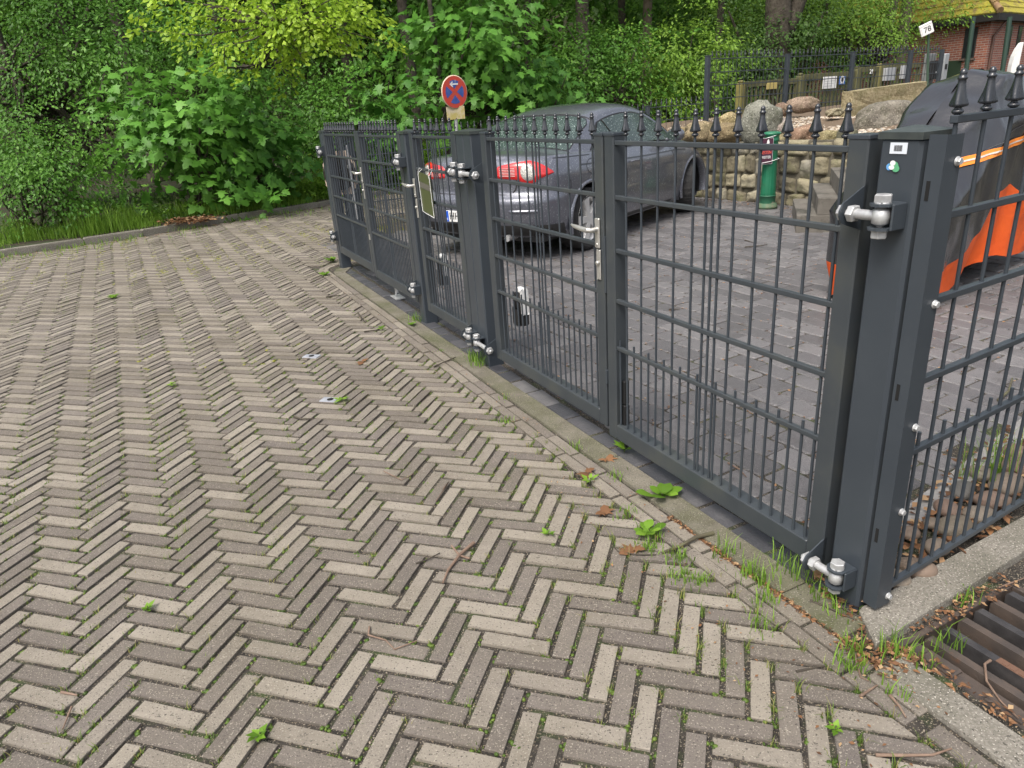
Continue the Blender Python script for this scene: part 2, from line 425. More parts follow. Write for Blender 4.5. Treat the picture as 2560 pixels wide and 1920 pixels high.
def finial_mesh():
    b = MB()
    prof = [(.006, 0), (.008, .002), (.0125, .004), (.0158, .008), (.0158, .011), (.0125, .015), (.0092, .018), (.0095, .0205), (.0165, .0225), (.0205, .0255), (.0198, .030), (.0172, .042), (.0146, .055),
            (.0124, .068), (.0108, .080), (.0098, .089), (.0104, .092), (.0128, .094), (.0132, .0975), (.0105, .1005), (.0085, .103), (.0096, .107), (.0096, .112), (.007, .117), (.003, .1205)]
    def tw(t, z):
        return 1 + (.24*max(0, 1-abs(z-.030)/.055)*math.cos(4*t+z*38) if .0205 < z < .09 else 0)
    b.lathe(prof, 20, mod=tw)
    return b
_fm = None
def finial(parent, x, y, z, sc=1.0, lo=False):
    global _fm
    if _fm is None:
        o = finial_mesh().build('finial', m_cast); _fm = o.data; bpy.data.objects.remove(o)
    o = bpy.data.objects.new('finial', _fm); o.location = (x, y, z); o.scale = (sc, sc, sc); o.rotation_euler = (0, 0, random.random()*.5+.5)
    return link(o, parent)
def post(name, s0, s1, h, dep, label, group='gate posts', split=False):
    e = empty(name, SW(s0, 0, 0), GA, label=label, cat='gate post', group=group)
    W_ = s1-s0
    b = MB()
    if split:
        hw = W_/2
        b.box((0, 0, -.1), (hw-.0015, dep, h-.012), bev=.006); b.box((hw+.0015, .0, -.1), (W_, dep, h-.012), bev=.006)
    else: b.box((0, 0, -.1), (W_, dep, h-.012), bev=.008)
    b.build('shaft', m_gate, e)
    b = MB(); k = .004
    V = [(-k, -k, h-.016), (W_+k, -k, h-.016), (W_+k, dep+k, h-.016), (-k, dep+k, h-.016), (-k, -k, h), (W_+k, -k, h), (W_+k, dep+k, h), (-k, dep+k, h), (W_/2-.01, dep/2, h+.012), (W_/2+.01, dep/2, h+.012)]
    b.add(V, [(0, 1, 5, 4), (1, 2, 6, 5), (2, 3, 7, 6), (3, 0, 4, 7), (4, 5, 9, 8), (5, 6, 9), (6, 7, 8, 9), (7, 4, 8), (3, 2, 1, 0)])
    b.build('cap', M('post cap coat', (.03, .037, .038), .35, c2=(.05, .058, .055), scale=30, spec=.6, bump=.3, bscale=60, bdist=.002), e)
    return e
P4 = post('gate_post', .0, .112, 1.322, .10, 'far gate post at the end of the row, next to the bushes')
P3 = post('gate_post', 2.452, 2.552, 1.322, .10, 'dark post between the far double gate and the narrow gate')
P2 = post('gate_post', 3.432, 3.642, 1.325, .10, 'broad double gate post standing in front of the car boot', split=True)
P1 = post('gate_post', 6.082, 6.189, 1.328, .11, 'nearest corner post with two stickers on its front')

def hexnut(b, c, r, h, axis='z'):
    b.lathe([(r*.92, -h/2), (r, -h/2+.002), (r, h/2-.002), (r*.9, h/2)], 6, c, axis, smooth=False)
def hinge(leaf, xs, z, d, xg):
    """local leaf frame; xs: eye axis on the post face, xg: bracket on the leaf stile, d = sign from post to leaf"""
    e = empty('hinge', (0, 0, 0)); e.parent = leaf
    b = MB(); yb = -.044                       # clevis welded on the post
    for zz in (-.028, .028):
        poly = [(xs-.030, -.001), (xs+.030, -.001), (xs+.027, -.055), (xs+.012, -.070), (xs-.012, -.070), (xs-.027, -.055)]
        poly = poly if area(poly) > 0 else poly[::-1]
        b.prism(poly, z+zz-.003, z+zz+.003)
    b.box((xs-d*.031-.003, -.05, z-.031), (xs-d*.031+.003, -.001, z+.031), bev=.002)
    b.build('clevis', m_gate, e)
    b = MB()
    hexnut(b, (xs, yb, z+.042), .0205, .020); hexnut(b, (xs, yb, z-.042), .0190, .018)
    b.lathe([(.019, -.002), (.019, .002)], 16, (xs, yb, z+.032)); b.lathe([(.019, -.002), (.019, .002)], 16, (xs, yb, z-.033))
    b.lathe([(.008, -.04), (.008, .04)], 10, (xs, yb, z))
    b.lathe([(.010, -.021), (.0205, -.015), (.0205, .015), (.010, .021)], 16, (xs, yb, z))
    b.tube([(xs+d*.012, yb, z), (xg-d*.0, yb-.002, z)], .0125, 12)
    hexnut(b, (xg-d*.016, yb-.002, z), .0215, .018, 'x'); hexnut(b, (xg+d*.012, yb-.002, z), .0215, .015, 'x')
    b.lathe([(.007, 0), (.009, .004), (.009, .012)], 10, (xg+d*.018 if d > 0 else xg-.030, yb-.002, z), 'x')
    b.build('eye_bolt', m_zinc, e)
    b = MB()                                   # triangular bracket plate on the stile
    t = .004
    for yy in (0,):
        prof = [(.016, z+.066), (.016, z-.052), (-.040, z-.034), (-.066, z-.024), (-.077, z-.006), (-.077, z+.008), (-.066, z+.026), (-.044, z+.036)]
        V = [(xg-t/2, y_, z_) for y_, z_ in prof] + [(xg+t/2, y_, z_) for y_, z_ in prof]
        n = len(prof); F = [tuple(range(n)), tuple(reversed(range(n, 2*n)))] + [(k, n+k, n+(k+1) % n, (k+1) % n) for k in range(n)]
        b.add(V, F)
    V = []
    b.box((xg-d*.0-.002 if d < 0 else xg-.002, -.054, z+.026), (xg+d*.05 if d > 0 else xg+.002, .0, z+.030)) if False else None
    b.build('bracket', m_gate, e)
    return e
def leaf(name, s0, s1, rails, zb, fh, nsp, label, group, m1=.036, m2=.030, dens=True):
    e = empty(name, SW(s0, 0, 0), GA, label=label, cat='gate', group=group)
    L = s1-s0; ztop = 1.316; sw_, dp = .060, .058; bot = zb-fh
    f = MB()
    f.box((0, 0, bot), (sw_, dp, ztop), bev=.004); f.box((L-sw_, 0, bot), (L, dp, ztop), bev=.004)
    f.box((sw_+.0005, .001, bot+.001), (L-sw_-.0005, dp-.001, zb), bev=.003)
    f.build('frame', m_gated, e)
    for x in (0, L-sw_):
        c = MB(); c.box((x-.002, -.002, ztop-.006), (x+sw_+.002, dp+.002, ztop+.006), bev=.002); c.build('stile_cap', m_gate, e)
    yc = .015
    r = MB()
    for z in rails: r.box((sw_-.012, yc-.0085, z-.008), (L-sw_+.004, yc+.0085, z+.008), bev=.002)
    r.build('rails', m_gated, e)
    x0, x1 = sw_+m1, L-sw_-m2; p = (x1-x0)/(nsp-1); rods = MB(); mid = nsp//2
    for k in range(nsp):
        x = x0+k*p
        rods.tube([(x, yc, zb-.004), (x, yc, 1.316)], .0048, 6, cap=False)
        if k == mid:
            for q in (-.33, .33): rods.tube([(x+q*p, yc, zb-.004), (x+q*p, yc, rails[0])], .0048, 6, cap=False)
        if dens and k < nsp-1 : 
            rods.tube([(x+.5*p, yc, zb-.004), (x+.5*p, yc, rails[-1]+.034)], .0048, 6)
        finial(e, x, yc, 1.310, .71)
    if dens: rods.tube([(x0-.5*p, yc, zb-.004), (x0-.5*p, yc, rails[-1]+.034)], .0048, 6) if .5*p < m1-.006 else None
    rods.build('bar_infill', m_gate, e)
    return e, L
g1, g2, g3 = 'leaves of the far double gate', 'narrow gates', 'leaves of the near double gate'
A, LA = leaf('gate_leaf', .138, 1.338, [1.289, 1.102, .916, .730, .548], .238, .07, 13, 'barred leaf with dark lower panel beside the farthest gate post', g1)
B, LB = leaf('gate_leaf', 1.346, 2.440, [1.287, 1.096, .908, .717, .522], .207, .07, 13, 'barred leaf with a metal floor bolt, third upright panel from the far end', g1)
C, LC = leaf('gate_leaf', 2.640, 3.420, [1.290, 1.092, .898, .708, .516], .186, .065, 7, 'narrow gate leaf with olive plate tied to its bars', g2)
D, LD = leaf('gate_leaf', 3.765, 4.892, [1.288, 1.087, .890, .692, .495], .155, .065, 11, 'gate leaf with silver lever handle, in front of the car', g3)
E_, LE = leaf('gate_leaf', 4.906, 6.052, [1.286, 1.087, .882, .678, .477], .128, .07, 11, 'nearest gate leaf hung on the corner post with stickers', g3, m1=.06, m2=.02)
# hinges: local x measured from each leaf's left edge
hinge(A, -.138+.075, 1.135, 1, -.004); hinge(A, -.138+.075, .33, 1, -.004)
hinge(B, 2.47-1.346+.03, 1.13, -1, LB+.004); hinge(B, 2.47-1.346+.03, .25, -1, LB+.004)
hinge(C, 3.46-2.640+.02, 1.115, -1, LC+.004); hinge(C, 3.46-2.640+.02, .155, -1, LC+.004)
hinge(D, 3.59-3.765, 1.112, 1, -.004); hinge(D, 3.59-3.765, .145, 1, -.004)
hinge(E_, 6.142-4.906, 1.142, -1, LE-.002); hinge(E_, 6.142-4.906, .108, -1, LE-.002)

def lever(leafo, x, z, d, y=-.001):
    """aluminium lever handle on a stile front, pointing d along x"""
    e = empty('handle', (0, 0, 0)); e.parent = leafo
    b = MB(); b.box((x-.016, y-.008, z-.075), (x+.016, y, z+.045), bev=.003)
    b.lathe([(.006, -.010), (.006, 0)], 8, (x, y, z-.06), 'y'); b.build('handle_plate', m_alu, e)
    b = MB()
    b.tube([(x, y-.006, z), (x, y-.038, z), (x+d*.012, y-.046, z+.001)], [.010, .010, .010], 10)
    b.tube([(x+d*.010, y-.046, z+.001), (x+d*.05, y-.047, z+.002), (x+d*.11, y-.045, z+.006), (x+d*.135, y-.043, z+.01)], [.0115, .0105, .008, .004], 10)
    b.build('lever', m_alu, e)
def lockplate(leafo, x, z, y=-.001):
    b = MB(); b.box((x-.014, y-.006, z-.065), (x+.014, y, z+.06), bev=.003); b.lathe([(.008, -.016), (.010, -.012), (.010, -.004)], 10, (x, y, z+.005), 'y')
    b.build('lock_plate', m_alu, leafo)
lever(D, LD-.036, .955, -1); lockplate(D, LD-.032, .815)
lever(B, .026, 1.0, -1); lockplate(B, .03, .86); lever(C, .022, .985, -1); lockplate(C, .026, .84)
b = MB(); b.box((-.012, -.006, .455), (.016, .0, .50), bev=.002); b.build('latch_plate', m_alu, B)
b = MB(); b.tube([(.30, .075, .22), (.30, .075, .02)], .009, 8); b.tube([(.34, .075, .22), (.34, .075, .05)], .012, 8); b.box((.24, .04, .003), (.40, .12, .012)); b.build('floor_bolt', m_zinc, B)
b = MB(); b.box((.066, .024, .10), (.088, .05, .22), bev=.002); b.box((.066, .024, .225), (.086, .05, .33), bev=.002); b.tube([(.077, .037, .10), (.077, .037, .01)], .008, 8); b.build('floor_bolt', m_blk, E_)
b = MB(); b.box((-.015, .0, .70), (-.002, .03, .93)); b.build('stop_strip', m_gate, E_)
b = MB(); b.box((-.014, -.004, .30), (-.001, .02, .36)); b.build('stop_block', m_gate, E_)
b = MB(); b.tube([(.56, .075, 1.20), (.57, .08, .55)], .008, 8); b.box((.55, .06, 1.0), (.58, .09, 1.03)); b.box((.55, .06, .72), (.58, .09, .75)); b.build('drop_rod', m_zinc, A)
b = MB(); b.box((.06, .05, .245), (LA-.32, .054, .545)); b.build('lower_panel', m_gate, A)

# plates hung on or fixed to the gates
def hung(px, label):
    pass
zoff = -.012
e = empty('hanging_plate', SW(2.80, zoff, 0), GA, label='olive green plate tied with white cord to the narrow gate', cat='sign')
pl = MB(); pl.add([(.0, 0, 1.082), (.20, 0, 1.062), (.215, 0, .815), (.015, 0, .838), (.0, -.004, 1.082), (.20, -.004, 1.062), (.215, -.004, .815), (.015, -.004, .838)],
       [(0, 1, 2, 3), (7, 6, 5, 4), (0, 4, 5, 1), (1, 5, 6, 2), (2, 6, 7, 3), (3, 7, 4, 0)])
pl.build('plate', M('olive sheet', (.055, .068, .022), .45, c2=(.065, .078, .028), scale=3), e)
b = MB(); b.add([(.003, -.006, 1.025), (.198, -.006, 1.006), (.20, -.006, .968), (.005, -.006, .988)], [(3, 2, 1, 0)]); b.build('stripe', M('faded stripe', (.10, .095, .075), .6), e)
b = MB()
for x, z in ((.01, 1.078), (.19, 1.062)): b.tube([(x, -.008, z-.012), (x-.004, -.006, z+.006), (x+.006, .0, 1.104), (x+.012, .018, 1.098), (x+.004, -.006, z)], .0016, 5)
b.tube([(.20, -.007, 1.06), (.206, -.007, .94), (.216, -.007, .81)], .0018, 5); b.tube([(.0, -.007, 1.07), (.008, -.007, .95), (.016, -.007, .835), (.09, -.007, .825), (.216, -.007, .812)], .0018, 5)
b.build('cord', m_wht, e)
def keybox(s, z0, label):
    e = empty('key_box', SW(s, .06, 0), GA, label=label, cat='box', group='black boxes behind the gate bars')
    b = MB(); b.box((-.045, 0, z0-.155), (.045, .05, z0+.02), bev=.006); b.build('housing', m_blk, e)
    b = MB(); b.box((-.040, -.012, z0-.155), (.040, -.001, z0-.06), bev=.006); b.build('cover_flap', M('worn black plastic', (.018, .018, .019), .4), e)
    b = MB(); b.box((.047, .0, z0-.09), (.056, .045, z0+.055), bev=.008); b.box((-.02, .012, z0+.022), (.056, .04, z0+.055), bev=.008); b.build('white_plate', m_wht, e)
keybox(2.80, .485, 'black box with white plate behind the narrow gate')
keybox(3.945, .475, 'black box with white plate low behind the gate leaf with lever handle')
# stickers on the near corner post
e = empty('sticker', SW(6.082, -.0015, 0), GA, label='white barcode sticker near the top of the corner post', cat='sticker')
st = MB(); st.box((.030, -.0008, 1.280), (.074, 0, 1.305)); st.build('label_sheet', M('white sticker', (.62, .66, .72), .4), e)
b = MB(); x = .041
for k in range(11): w_ = random.choice((.0007, .0011, .0016)); b.box((x, -.0014, 1.286), (x+w_, -.0009, 1.299)); x += w_+.0009
b.build('barcode', m_blk, e)
e = empty('sticker', SW(6.082, -.0015, 0), GA, label='small blue and green cut out sticker under the barcode on the corner post', cat='sticker')
def disc(cx, cz, r, y, n=14, sx=1.0): return [(cx+r*sx*math.cos(2*math.pi*k/n), y, cz+r*math.sin(2*math.pi*k/n)) for k in range(n)]
for nm, parts, c in (('blue_patch', [(.034, 1.250, .008, 1.0)], (.12, .32, .62)), ('green_patch', [(.046, 1.253, .010, 1.2), (.052, 1.247, .008, 1.2)], (.10, .36, .18)), ('white_patch', [(.043, 1.259, .006, 1.2), (.041, 1.249, .005, 1.5)], (.72, .74, .72))):
    b = MB()
    for i, (cx, cz, r, sx) in enumerate(parts): b.add(disc(cx, cz, r, -.0006-(.0004*i)-(.0012 if nm == 'white_patch' else .0006 if nm == 'green_patch' else 0), sx=sx), [tuple(range(14))])
    b.build(nm, M(nm, c, .4), e)
# plate with dark oval behind the far post
e = empty('convex_mirror', SW(-.10, .17, 0), GA+R(62), label='beige plate with a black oval disc behind the farthest gate post', cat='mirror')
b = MB()
pp = [(-.10, .70), (-.16, .80), (-.16, 1.0), (-.10, 1.12), (.10, 1.12), (.16, 1.0), (.16, .80), (.10, .70)]
n = len(pp); b.add([(x, 0, z) for x, z in pp]+[(x, .02, z) for x, z in pp], [tuple(range(n)), tuple(reversed(range(n, 2*n)))]+[((k+1) % n, k, n+k, n+(k+1) % n) for k in range(n)])
b.build('backing', M('beige plastic', (.42, .34, .27), .5), e)
b = MB(); b.lathe([(.165, 0), (.165, -.012), (.145, -.016), (.10, -.03), (.01, -.036)], 28, (0, -.002, .91), 'y'); b.build('disc', M('dark mirror', (.02, .018, .015), .15), e)

# ---- right-hand return fence
FD = R(30.08); 
def panel(name, p0, p1, z0, rails, pitch, label, group, dens=None, fin=1.0, topz=None, rail_h=.008, first=.06, rod=.0048, fz=0.0, cat='fence'):
    p0 = np.array(p0); p1 = np.array(p1); L = float(np.linalg.norm(p1-p0)); a = math.atan2(p1[1]-p0[1], p1[0]-p0[0])
    e = empty(name, (p0[0], p0[1], z0), a, label=label, cat=cat, group=group)
    r = MB()
    for z in rails: r.box((0, -.009, z-rail_h), (L, .009, z+rail_h), bev=.002)
    r.build('rails', m_gate, e)
    b = MB(); x = first; k = 0
    while x < L-.02:
        b.tube([(x, 0, rails[-1]), (x, 0, rails[0]+.032*fin)], rod, 6, cap=False)
        if dens is not None: b.tube([(x+pitch/2, 0, rails[-1]), (x+pitch/2, 0, dens+.05)], rod, 6)
        if fin: finial(e, x, 0, rails[0]+(.026 if dens is None else .008), fin)
        x += pitch
    b.build('bar_infill', m_gate, e)
    return e, L, a
pA = np.array([1.030, 1.664]); pB = pA+np.array([math.cos(FD), math.sin(FD)])*1.20
e, L, a = panel('railing', pA, pB, 0, [1.35, 1.135, .925, .71, .50, .062], .121, 'near railing with tall spikes to the right of the corner post', 'spiked railings', dens=.50, first=.012, fin=.80, rail_h=.009, rod=.0056)
# mounting strip with bolts on the corner post
e = empty('mounting_strip', SW(6.194, .01, 0), GA, label='slotted steel strip with bolts joining the fence panel to the corner post', cat='strip')
b = MB(); b.box((.004, .0, .035), (.046, .003, 1.322)); b.box((.043, .003, .036), (.046, .058, 1.321)); b.build('angle_profile', m_gate, e)
for z in (1.262, .93, .60, .345, .065):
    b = MB(); hexnut(b, (.052, .046, z), .0085, .009, 'x'); b.lathe([(.011, 0), (.011, .002)], 12, (.0462, .046, z), 'x'); b.build('bolt', m_zinc, e)
for z in (1.20, .70, .27):
    b = MB(); b.box((.013, -.0012, z-.022), (.022, -.0004, z+.022)); b.build('slot', m_dark, e)
# post at the right edge
e = empty('fence_post', SW(6.0, 1.20, 0), GA, label='dark fence post at the right edge beside the stones', cat='fence post')
b = MB(); b.box((0, 0, -.1), (.06, .07, 1.30), bev=.005); b.box((.064, -.02, .05), (.09, .05, 1.30), bev=.002); b.build('shaft', m_gate, e)
b = MB(); b.box((-.003, -.003, 1.301), (.093, .073, 1.315), bev=.003); b.build('cap', m_gate, e)

# ------------------------------------------------------------------ the car
m_paint = M('grey metallic paint', (.115, .122, .150), .32, metal=.45, coat=1.0, c2=(.135, .142, .172), scale=900, bump=.05, bscale=500, dirt=(.15, .15, .155), dscale=4, dmix=(.5, .9), specks=((.32, .33, .35),), sscale=70)
m_glass = M('wet glass with painted reflections', (.018, .032, .027), .07, c2=(.045, .07, .06), scale=3, spec=1.0, bump=.7, bscale=70, bdist=.004, specks=((.30, .36, .34),), sscale=60)  # greenish reflections put into the base colour; pale specks are raindrops
m_trim = M('black car trim', (.012, .012, .013), .5)
m_tyre = M('tyre rubber', (.018, .018, .019), .85, bump=.5, bscale=120, c2=(.03, .029, .028), scale=12)
m_rim = M('silver rim', (.66, .66, .65), .35, metal=.25, c2=(.56, .55, .53), scale=8)
m_red = M('red lamp lens', (.42, .008, .010), .12, coat=1.0, c2=(.55, .02, .02), scale=60)
m_clear = M('clear lamp lens', (.22, .21, .19), .12, metal=.3, coat=1.0, c2=(.60, .59, .54), scale=90, bump=.8, bscale=90)
m_white_lens = M('ribbed lens', (.55, .42, .40), .2, coat=.6)
m_bump = M('dark underbody plastic', (.02, .02, .021), .6, c2=(.032, .031, .03), scale=6)

def ip(x, pts): return float(np.interp(x, [p[0] for p in pts], [p[1] for p in pts]))
ZSH = [(0, .985), (.15, .99), (.6, .985), (1.2, .965), (2.2, .935), (3.0, .925), (3.4, .89), (3.8, .81), (4.1, .72), (4.35, .60)]
ZC = [(0, 1.0), (.12, 1.02), (.5, 1.045), (1.0, 1.05), (2, 1.0), (3.2, 1.0), (3.6, .955), (4.0, .86), (4.25, .73), (4.40, .62)]
WF = [(0, .93), (.08, .962), (.2, .985), (.35, .995), (.5, 1), (.66, .997), (.78, .985), (.87, .965), (.94, .935), (1, .895)]
ER = [(0, .17), (.08, .085), (.18, .03), (.30, .005), (.40, .0), (.47, -.002), (.515, .012), (.55, .07), (.565, .088), (.65, .09), (.78, .095), (.88, .105), (.95, .12), (1, .17)]
EF = [(0, 4.20), (.1, 4.33), (.3, 4.40), (.5, 4.40), (.7, 4.37), (.85, 4.31), (1, 4.22)]
AR, AF = .52, .85
NR, NS, NF_ = 14, 78, 12
def hwx(x): return .895*(1-.022*((x-2.1)/2.2)**2) + .012*math.exp(-((x-.95)/.45)**2) + .012*math.exp(-((x-3.45)/.45)**2)
def Bp(cc, v):
    """cc: 0..1 round the rear corner, 1..2 along the side, 2..3 round the front corner"""
    wf = ip(v, WF); xr, xf = ip(v, ER), ip(v, EF)
    if cc <= 1:
        th = cc*math.pi/2; n = 3.0; x = xr+AR*(1-math.cos(th)**(2/n)); y = hwx(x)*wf*math.sin(th)**(2/n)
    elif cc <= 2:
        x = (xr+AR)+(cc-1)*((xf-AF)-(xr+AR)); y = hwx(x)*wf
    else:
        th = (3-cc)*math.pi/2; n = 2.5; x = xf-AF*(1-math.cos(th)**(2/n)); y = hwx(x)*wf*math.sin(th)**(2/n)
    zb = .20 + .05*max(0, 1-x/.8) + .02*max(0, (x-3.7)/.7)
    z = zb+(ip(x, ZSH)-zb)*v
    if .45 < v < .78: y -= .006*math.sin((v-.45)/.33*math.pi)
    return np.array([x, y, z])
def norm(fn, a, b, da, db):
    p = fn(a, b); q = fn(min(a+da, 2.999), b) - fn(max(a-da, .0), b); r = fn(a, min(b+db, 1)) - fn(a, max(b-db, 0))
    n = np.cross(q, r); return n/(np.linalg.norm(n)+1e-9)
WHX = (.93, 3.508); WR = .372; WZ = .318
def car_body():
    cs = list(np.linspace(0, 1, NR+1)) + list(np.linspace(1, 2, NS+1))[1:] + list(np.linspace(2, 3, NF_+1))[1:]
    vs = [0, .04, .08, .13, .18, .24, .30, .35, .40, .44, .48, .52, .56, .60, .65, .70, .74, .78, .82, .87, .91, .945, .975, 1]
    qs = [.975, .93, .85, .72, .55, .36, .18, 0]
    V = []; idx = {}
    for i, c in enumerate(cs):
        for j, v in enumerate(vs): idx[i, j] = len(V); V.append(Bp(c, v))
        p = Bp(c, 1); zc = ip(p[0], ZC)
        for k, q in enumerate(qs):
            idx[i, len(vs)+k] = len(V); V.append(np.array([p[0]+.0*(1-q), p[1]*q, p[2]+(max(zc, p[2])-p[2])*(1-q**2.4)]))
    nr = len(vs)+len(qs); V = np.array(V)
    quads = []
    for i in range(len(cs)-1):
        for j in range(nr-1): quads.append([idx[i, j], idx[i+1, j], idx[i+1, j+1], idx[i, j+1]])
    inside = np.zeros(len(V), bool)
    for wx in WHX:
        d = np.hypot(V[:, 0]-wx, V[:, 2]-WZ); inside |= (d < WR) & (V[:, 1] > .45)
    keep = [q for q in quads if not all(inside[k] for k in q)]
    for wx in WHX:
        for q in keep:
            for k in q:
                if inside[k]:
                    dx, dz = V[k, 0]-wx, V[k, 2]-WZ; d = math.hypot(dx, dz)
                    if d < WR and d > 1e-6: V[k, 0] = wx+dx/d*WR; V[k, 2] = WZ+dz/d*WR
    b = MB(); b.add(V, [q[::-1] for q in keep], smooth=True)
    W2 = V.copy(); W2[:, 1] *= -1; b.add(W2, keep, smooth=True)
    return b
cs_ = .98
cd = np.array([.6196, .7849]); cl = np.array([-.7849, .6196])
CO = np.array([.823, 7.290]) + cl*.752 - cd*.93*cs_
car = empty('parked_car', (CO[0], CO[1], 0), math.atan2(cd[1], cd[0]), label='dark grey coupe parked in the yard behind the gates', cat='car')
car.scale = (cs_, cs_, cs_)
body = car_body().build('body', m_paint, car)

ZR = [(.62, .93), (.71, .985), (.81, 1.05), (.97, 1.135), (1.17, 1.24), (1.38, 1.325), (1.60, 1.378), (1.82, 1.41), (2.05, 1.425), (2.28, 1.418), (2.52, 1.385), (2.75, 1.305), (2.98, 1.185), (3.2, 1.05), (3.36, .93)]
_zk = np.polyfit([0], [0], 0)
def zrs(x):                               # smoothed roof line
    return sum(ip(x+d, ZR)*w_ for d, w_ in ((-.08, .2), (0, .6), (.08, .2)))
def Gp(x, a):
    zb = .91; hb = ip(x, [(.62, .70), (.85, .77), (1.25, .81), (2.2, .815), (2.9, .775), (3.2, .73), (3.36, .68)])
    zr = zrs(x); H = max(zr-zb, .004); hs = max(H-.07-.03*min(1, H/.4), H*.25)
    if a <= .5:
        t = a/.5; z = zb+hs*t; y = hb-.40*hs*t-.04*t*t*min(1, hs/.3)
    else:
        ph = (a-.5)*math.pi; ys = hb-.40*hs-.04*min(1, hs/.3); y = ys*math.cos(ph)**.75; z = zb+hs+(H-hs)*math.sin(ph)**.9
    return np.array([x, y, z])
def gnorm(x, a):
    q = Gp(x+.01, a)-Gp(x-.01, a); r = Gp(x, min(a+.01, 1))-Gp(x, max(a-.01, 0)); n = np.cross(q, r); return n/(np.linalg.norm(n)+1e-9)
b = MB()
xs = list(np.linspace(.62, 3.36, 68)); as_ = list(np.linspace(0, .44, 8))+list(np.linspace(.46, .56, 8))+list(np.linspace(.6, 1, 10))
V = [Gp(x, a) for x in xs for a in as_]; n = len(as_)
Q = [[i*n+j, (i+1)*n+j, (i+1)*n+j+1, i*n+j+1] for i in range(len(xs)-1) for j in range(n-1)]
b.add(V, [q[::-1] for q in Q], smooth=True); b.add([(p[0], -p[1], p[2]) for p in V], Q, smooth=True)
roof = b.build('roof', m_paint, car)
def gpanel(name, xf, a0, a1, off, mat, nx=26, na=12, side=0, parent=car):
    """side 0: across both halves; +1/-1: one side.  xf(a) -> (x0, x1)"""
    b = MB()
    def grid(sg, aa):
        V = []
        for a in aa:
            x0, x1 = xf(a)
            for k in range(nx+1):
                x = x0+(x1-x0)*k/nx; p = Gp(x, a)+gnorm(x, a)*off*(1 if True else 1); V.append((p[0], p[1]*sg, p[2]))
        F = [[j*(nx+1)+k, j*(nx+1)+k+1, (j+1)*(nx+1)+k+1, (j+1)*(nx+1)+k] for j in range(len(aa)-1) for k in range(nx)]
        b.add(V, F if sg > 0 else [f[::-1] for f in F], smooth=True)
    aa = list(np.linspace(a0, a1, na+1))
    for sg in ((1, -1) if side == 0 else (side,)): grid(sg, aa)
    return b.build(name, mat, parent)
s = gnorm(2.2, 1); SG = 1 if s[2] > 0 else -1
s2_ = SG
def rearx(a): 
    k = max(0, (.66-a)/.1); return (.80+.10*k*k, 1.36-.10*k)
gpanel('rear_window_seal', lambda a: (rearx(a)[0]-.02, rearx(a)[1]+.02), .575, 1, SG*.003, m_trim)
rw = gpanel('rear_window', rearx, .595, 1, SG*.006, m_glass)
def frontx(a):
    k = max(0, (.66-a)/.1); return (2.56+.06*k, 3.22-.04*k)
gpanel('windscreen', frontx, .575, 1, SG*.005, m_glass)
for sg in (1, -1):
    gpanel('window_trim', lambda a: (1.06+.40*(a/.47)**1.5, 3.10-.02*a), .045, .475, SG*.003, m_trim, side=sg)
    wn = gpanel('side_window', lambda a: (1.12+.38*(a/.47)**1.4, 3.04-.02*a), .07, .455, SG*.007, m_glass, side=sg)
    b = MB(); pts = [tuple(Gp(1.72-.14*t, .07+.385*t)*np.array([1, sg, 1])+gnorm(1.72-.14*t, .07+.385*t)*np.array([1, sg, 1])*SG*.009) for t in np.linspace(0, 1, 7)]
    b.tube(pts, .008, 6); b.build('window_divider', m_trim, wn)
# panel helper on the lower body
def bnorm(c, v):
    q = Bp(min(c+.01, 2.99), v)-Bp(max(c-.01, 0.0), v); r = Bp(c, min(v+.01, 1))-Bp(c, max(v-.01, 0)); n = np.cross(q, r); n = n/(np.linalg.norm(n)+1e-9)
    return n if n[1] > 0 or (c < .5 and n[0] < 0) else -n
def bpt(c, v, off, sg):
    p = Bp(c, v)+bnorm(c, v)*off; return (p[0], p[1]*sg, p[2])
def bpanel(name, c0, c1, lo, hi, off, mat, sg, nc=18, nv=8, parent=car, thick=.012):
    b = MB(); V = []
    for i in range(nc+1):
        c = c0+(c1-c0)*i/nc
        for j in range(nv+1):
            v = lo(c)+(hi(c)-lo(c))*j/nv
            edge = (i in (0, nc)) or (j in (0, nv))
            V.append(bpt(c, v, off-(thick if edge else 0), sg))
    F = [[i*(nv+1)+j, (i+1)*(nv+1)+j, (i+1)*(nv+1)+j+1, i*(nv+1)+j+1] for i in range(nc) for j in range(nv)]
    b.add(V, F if sg < 0 else [f[::-1] for f in F], smooth=True); return b.build(name, mat, parent)
def bstrip(name, pts, wid, mat, sg, off=.002, parent=body, vert=False):
    b = MB(); P = [np.array(bpt(c, v, off, sg)) for c, v in pts]; V = []; F = []
    for i, p in enumerate(P):
        d = P[min(i+1, len(P)-1)]-P[max(i-1, 0)]; d /= np.linalg.norm(d)+1e-9
        nn = bnorm(*pts[i])*np.array([1, sg, 1]); t = np.cross(d, nn); t /= np.linalg.norm(t)+1e-9
        V += [p-t*wid/2, p+t*wid/2]
    for i in range(len(P)-1): F.append([2*i, 2*i+1, 2*i+3, 2*i+2])
    b.add(V, F); return b.build(name, mat, parent)
def c_of_x(x, v=.6):
    xr, xf = ip(v, ER), ip(v, EF); return 1+(x-(xr+AR))/((xf-AF)-(xr+AR))
